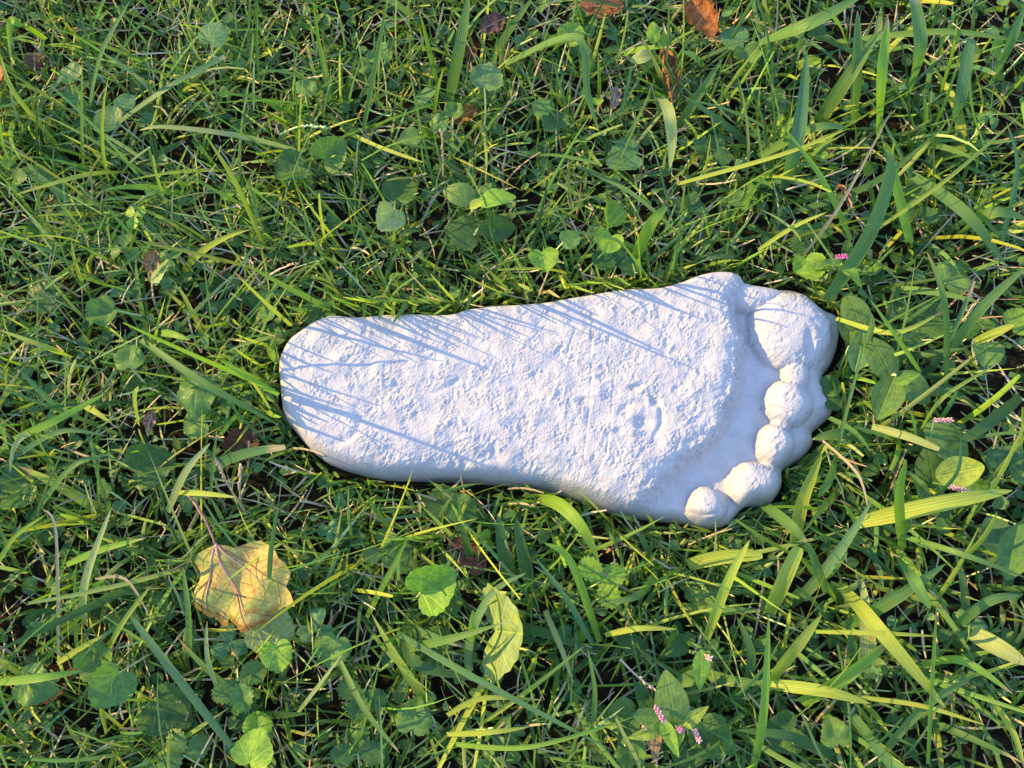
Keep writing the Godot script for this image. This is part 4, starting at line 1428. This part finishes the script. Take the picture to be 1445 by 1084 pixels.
	# seedlings and knotweeds
	herb("oval_leaf_seedling", "seedling", "seedling with two smooth oval leaves paired above the plaster foot", "oval", 672, 290, 0.035, [[648, 273, 54, 165, "mid", 0.042, 5], [698, 277, 58, 15, "lime", 0.045, 15], [683, 268, 30, 60, "mid", 0.038, 20], [672, 288, 24, 20, "yellow", 0.05, 40]])
	herb("bright_leaf_seedling", "seedling", "tiny seedling of two yellow-green upright leaves beside the curled brown leaf", "oval", 925, 62, 0.04, [[922, 46, 34, 95, "lime", 0.055, 30], [936, 58, 24, 60, "lime", 0.05, 30], [905, 80, 34, 190, "pale", 0.035, 0], [915, 88, 36, 350, "tan", 0.03, 0]])
	var k1 := herb("knotweed", "knotweed", "shaded knotweed plant with large pointed leaves right of the plaster big toe", "lance", 1262, 530, 0.04, [[1247, 502, 76, 110, "mid", 0.045, 8, "oval"], [1250, 562, 66, 245, "mid", 0.045, -5, "oval"], [1293, 546, 66, 325, "mid", 0.04, 0, "oval"], [1282, 534, 38, 20, "lime", 0.055, 15], [1215, 488, 76, 75, "blue", 0.04, 10], [1275, 490, 60, 50, "dark", 0.03, 0], [1209, 440, 66, 100, "mid", 0.035, 10, "oval"], [1285, 480, 60, 20, "dark", 0.025, 0]])
	part("node", stub(at(1262, 530, 0.043) - k1.position), M.stem, k1)
	var k2 := herb("knotweed", "knotweed", "knotweed with one bright yellow sunlit leaf near the right edge", "lance", 1330, 670, 0.04, [[1354, 666, 66, 12, "yellow", 0.055, 12, "oval"], [1375, 683, 60, 350, "lime", 0.04, 0], [1345, 624, 84, 318, "mid", 0.045, 0, "oval"], [1314, 660, 60, 100, "dark", 0.04, 20, "oval"], [1300, 690, 50, 120, "mid", 0.04, 20], [1310, 620, 60, 140, "mid", 0.03, 0]])
	blossom(k2, 1352, 690, 0.058, Vector3(1, 0.2, 0.35), 0.013, Color(0.58, 0.30, 0.30))
	blossom(k2, 1332, 593, 0.055, Vector3(1, 0.1, 0.0), 0.012, Color(0.55, 0.29, 0.27))
	var k3 := herb("knotweed", "knotweed", "pink-flowered knotweed with pointed green and bronze leaves near the bottom edge", "lance", 944, 1022, 0.045, [[948, 991, 66, 100, "mid", 0.055, 15, "oval"], [977, 1013, 50, 30, "yellow", 0.05, 10], [914, 1034, 52, 200, "yellow", 0.05, 5], [912, 1011, 34, 175, "mid", 0.05, 10, "oval"], [901, 1062, 50, 275, "mid", 0.04, 0], [946, 1042, 46, 290, "lime", 0.055, 20], [958, 1040, 34, 250, "lime", 0.055, 30], [908, 985, 50, 120, "dark", 0.04, 10], [885, 1030, 54, 240, "dark", 0.035, 0], [925, 1052, 36, 260, "tan", 0.04, 0]])
	blossom(k3, 931, 1008, 0.060, Vector3(0.4, 0.6, 0.8), 0.011, Color(0.58, 0.25, 0.34))
	blossom(k3, 960, 1030, 0.060, Vector3(0.3, 1, 0.2), 0.006, Color(0.52, 0.16, 0.30))
	blossom(k3, 984, 1039, 0.055, Vector3(0.2, 0.5, 0.6), 0.008, Color(0.85, 0.38, 0.36))
	blossom(k3, 910, 1026, 0.050, Vector3(0.2, 0.5, 0.6), 0.005, Color(0.72, 0.30, 0.45))
	var k4 := herb("knotweed", "knotweed", "knotweed with a magenta flower head and leaves above the plaster big toe", "lance", 1190, 372, 0.045, [[1170, 372, 44, 190, "mid", 0.04, 0], [1205, 385, 46, 320, "lime", 0.045, 5], [1196, 350, 40, 80, "dark", 0.04, 10]])
	blossom(k4, 1188, 362, 0.065, Vector3(0.5, 0.8, 0.3), 0.009, Color(0.50, 0.10, 0.28))
	var k5 := herb("knotweed", "knotweed", "small knotweed with hanging pointed leaf and pale pink buds right of the flowering one", "lance", 990, 925, 0.045, [[990, 948, 56, 270, "lime", 0.05, -10], [972, 958, 50, 200, "mid", 0.04, 0], [1005, 915, 36, 60, "dark", 0.04, 10]])
	blossom(k5, 1000, 928, 0.055, Vector3(0.5, 0.8, 0.3), 0.005, Color(0.80, 0.38, 0.34))
	# fallen leaves
	maple_leaf()
	dry_leaf(850, 10, 66, 50, 350, Color(0.46, 0.22, 0.10), 0.8, 0.03, "flat brown dead leaf cut by the top edge of the photo", 5, 0.2)
	dry_leaf(985, 22, 84, 64, 125, Color(0.55, 0.24, 0.08), 1.5, 0.03, "orange-brown curled dead leaf in the tall grass at the top edge", 10, -0.3)
	dry_leaf(941, 104, 84, 46, 98, Color(0.46, 0.22, 0.12), 1.9, 0.025, "narrow curled brown dead leaf beside the tiny bright seedling", 6, 0.3)
	dry_leaf(-2, 122, 96, 60, 85, Color(0.52, 0.23, 0.08), 1.0, 0.04, "rust-brown dead leaf cut by the left edge of the photo", 5, -0.4)
	dry_leaf(341, 626, 60, 46, 60, Color(0.17, 0.085, 0.05), 0.7, 0.02, "dull brown dead leaf half buried below left of the plaster heel", 10, 0.3)
	dry_leaf(660, 785, 60, 44, 320, Color(0.20, 0.10, 0.065), 0.8, 0.02, "dark brown dead leaf beside the large cupped violet leaf", -5, 0.2)
	dry_leaf(78, 962, 70, 46, 40, Color(0.20, 0.06, 0.03), 0.9, 0.015, "reddish brown dead leaf deep in the grass at lower left", 8, 0.0)
	dry_leaf(696, 34, 42, 34, 30, Color(0.24, 0.15, 0.12), 0.6, 0.03, "dusky pink dead leaf near the top edge beside dark blades", 5, 0.2)
	dry_leaf(655, 162, 46, 28, 30, Color(0.40, 0.26, 0.06), 1.0, 0.03, "yellow-brown dead leaf under the pale rounded violet leaf", 0, 0.3)
	dry_leaf(664, 76, 30, 22, 80, Color(0.22, 0.12, 0.05), 1.2, 0.03, "small brown dead scrap beside the broad upright blade at the top", 0, 0.2)
	dry_leaf(49, 84, 34, 30, 100, Color(0.24, 0.15, 0.10), 0.6, 0.025, "small dull purple-brown dead leaf near the upper left corner", 0, 0.2)
	dry_leaf(866, 138, 34, 24, 80, Color(0.55, 0.46, 0.30), 1.2, 0.035, "pale bleached leaf scrap left of the curled brown leaf", 20, 0.4)
	dry_leaf(1192, 272, 42, 12, 100, Color(0.50, 0.26, 0.15), 1.2, 0.05, "short tan dry leaf strip hanging among the broad right-hand blades", -20, 0.3)
	dry_leaf(212, 592, 28, 20, 70, Color(0.45, 0.33, 0.22), 1.3, 0.05, "small papery tan scrap caught on stems left of the heel", 20, 0.4)
	dry_leaf(215, 368, 34, 26, 70, Color(0.50, 0.38, 0.18), 1.2, 0.045, "small crumpled straw-yellow leaf far left of the plaster foot", 20, 0.4)
	dry_leaf(868, 770, 18, 14, 40, Color(0.50, 0.22, 0.10), 1.6, 0.04, "tiny orange curled leaf scrap below the plaster foot's ball", 0, 0.2)
	seed_stalk([345, 720, 325, 690, 312, 665, 305, 648], [0.02, 0.04, 0.055, 0.06], 26, "tan", "beaded tan seed stalk above the yellow maple leaf")
	seed_stalk([340, 715, 338, 685, 340, 655], [0.02, 0.04, 0.05], 22, "tan", "straw-coloured beaded seed stalk, right one of the pair above the maple leaf")
	seed_stalk([875, 930, 900, 955, 938, 982], [0.05, 0.05, 0.05], 6, "tan", "jointed straw stalk slanting down to the pink-flowered knotweed")
	seed_stalk([1110, 268, 1150, 255, 1196, 237], [0.05, 0.06, 0.06], 0, "tan", "bare tan dry stalk across the broad blades at upper right")
	seed_stalk([626, 250, 625, 215, 622, 182], [0.02, 0.045, 0.06], 14, "tan", "lone tan seed stalk above left of the paired oval leaves")
	seed_stalk([395, 190, 425, 178, 462, 180], [0.03, 0.045, 0.05], 10, "pale", "pale seed stalk lying over the grass at upper left")

func stub(p: Vector3) -> ArrayMesh:
	var s := Sheet.new()
	s.bead(p, Vector3(0, 1, 0.2), 0.006, 0.0018, tint("pale"))
	return s.mesh()

# the many others: seeded, thinner on the left, more and broader to the right
func scatter() -> void:
	var made := 0
	while made < 95:
		var px := rng.randf_range(-30, 1475)
		var py := rng.randf_range(-30, 1110)
		if rng.randf() > 0.25 + 0.75 * smoothstep(500.0, 1250.0, px): continue
		var root := at(px, py, 0.0)
		if foot_dist(Vector2(root.x, root.z)) > -0.006: continue
		var lean := rng.randf_range(0.2, 0.9)
		var length := rng.randf_range(0.045, 0.12)
		var pts := grown(root, rng.randf() * TAU, lean, lean + rng.randf_range(0.4, 1.3), length, 12, rng.randf_range(-0.4, 0.4))
		if not clear_of_foot(pts, 0.0): continue
		made += 1
		own_blade(pts, rng.randf_range(0.0014, 0.0040), ["mid", "mid", "dark", "blue", "lime", "yellow", "grey"][rng.randi_range(0, 6)], 0.5 if rng.randf() < 0.2 else 0.0, rng.randf_range(-0.5, 0.5), spot(pts[6]))
	var kinds := ["violet", "violet", "violet", "clover", "toothed", "toothed", "oval", "lance"]
	made = 0
	while made < 125:
		var px := rng.randf_range(-20, 1465)
		var py := rng.randf_range(-20, 1100)
		var high := rng.randf_range(0.012, 0.03)
		var p := at(px, py, high)
		if foot_dist(Vector2(p.x, p.z)) > -0.022: continue
		made += 1
		leaf(kinds[rng.randi_range(0, 7)], px, py, rng.randf_range(20, 42), rng.randf() * 360.0, ["mid", "dark", "dark", "blue", "lime", "mid"][rng.randi_range(0, 5)], high, rng.randf_range(-35, 35), rng.randf_range(-0.8, 0.8))
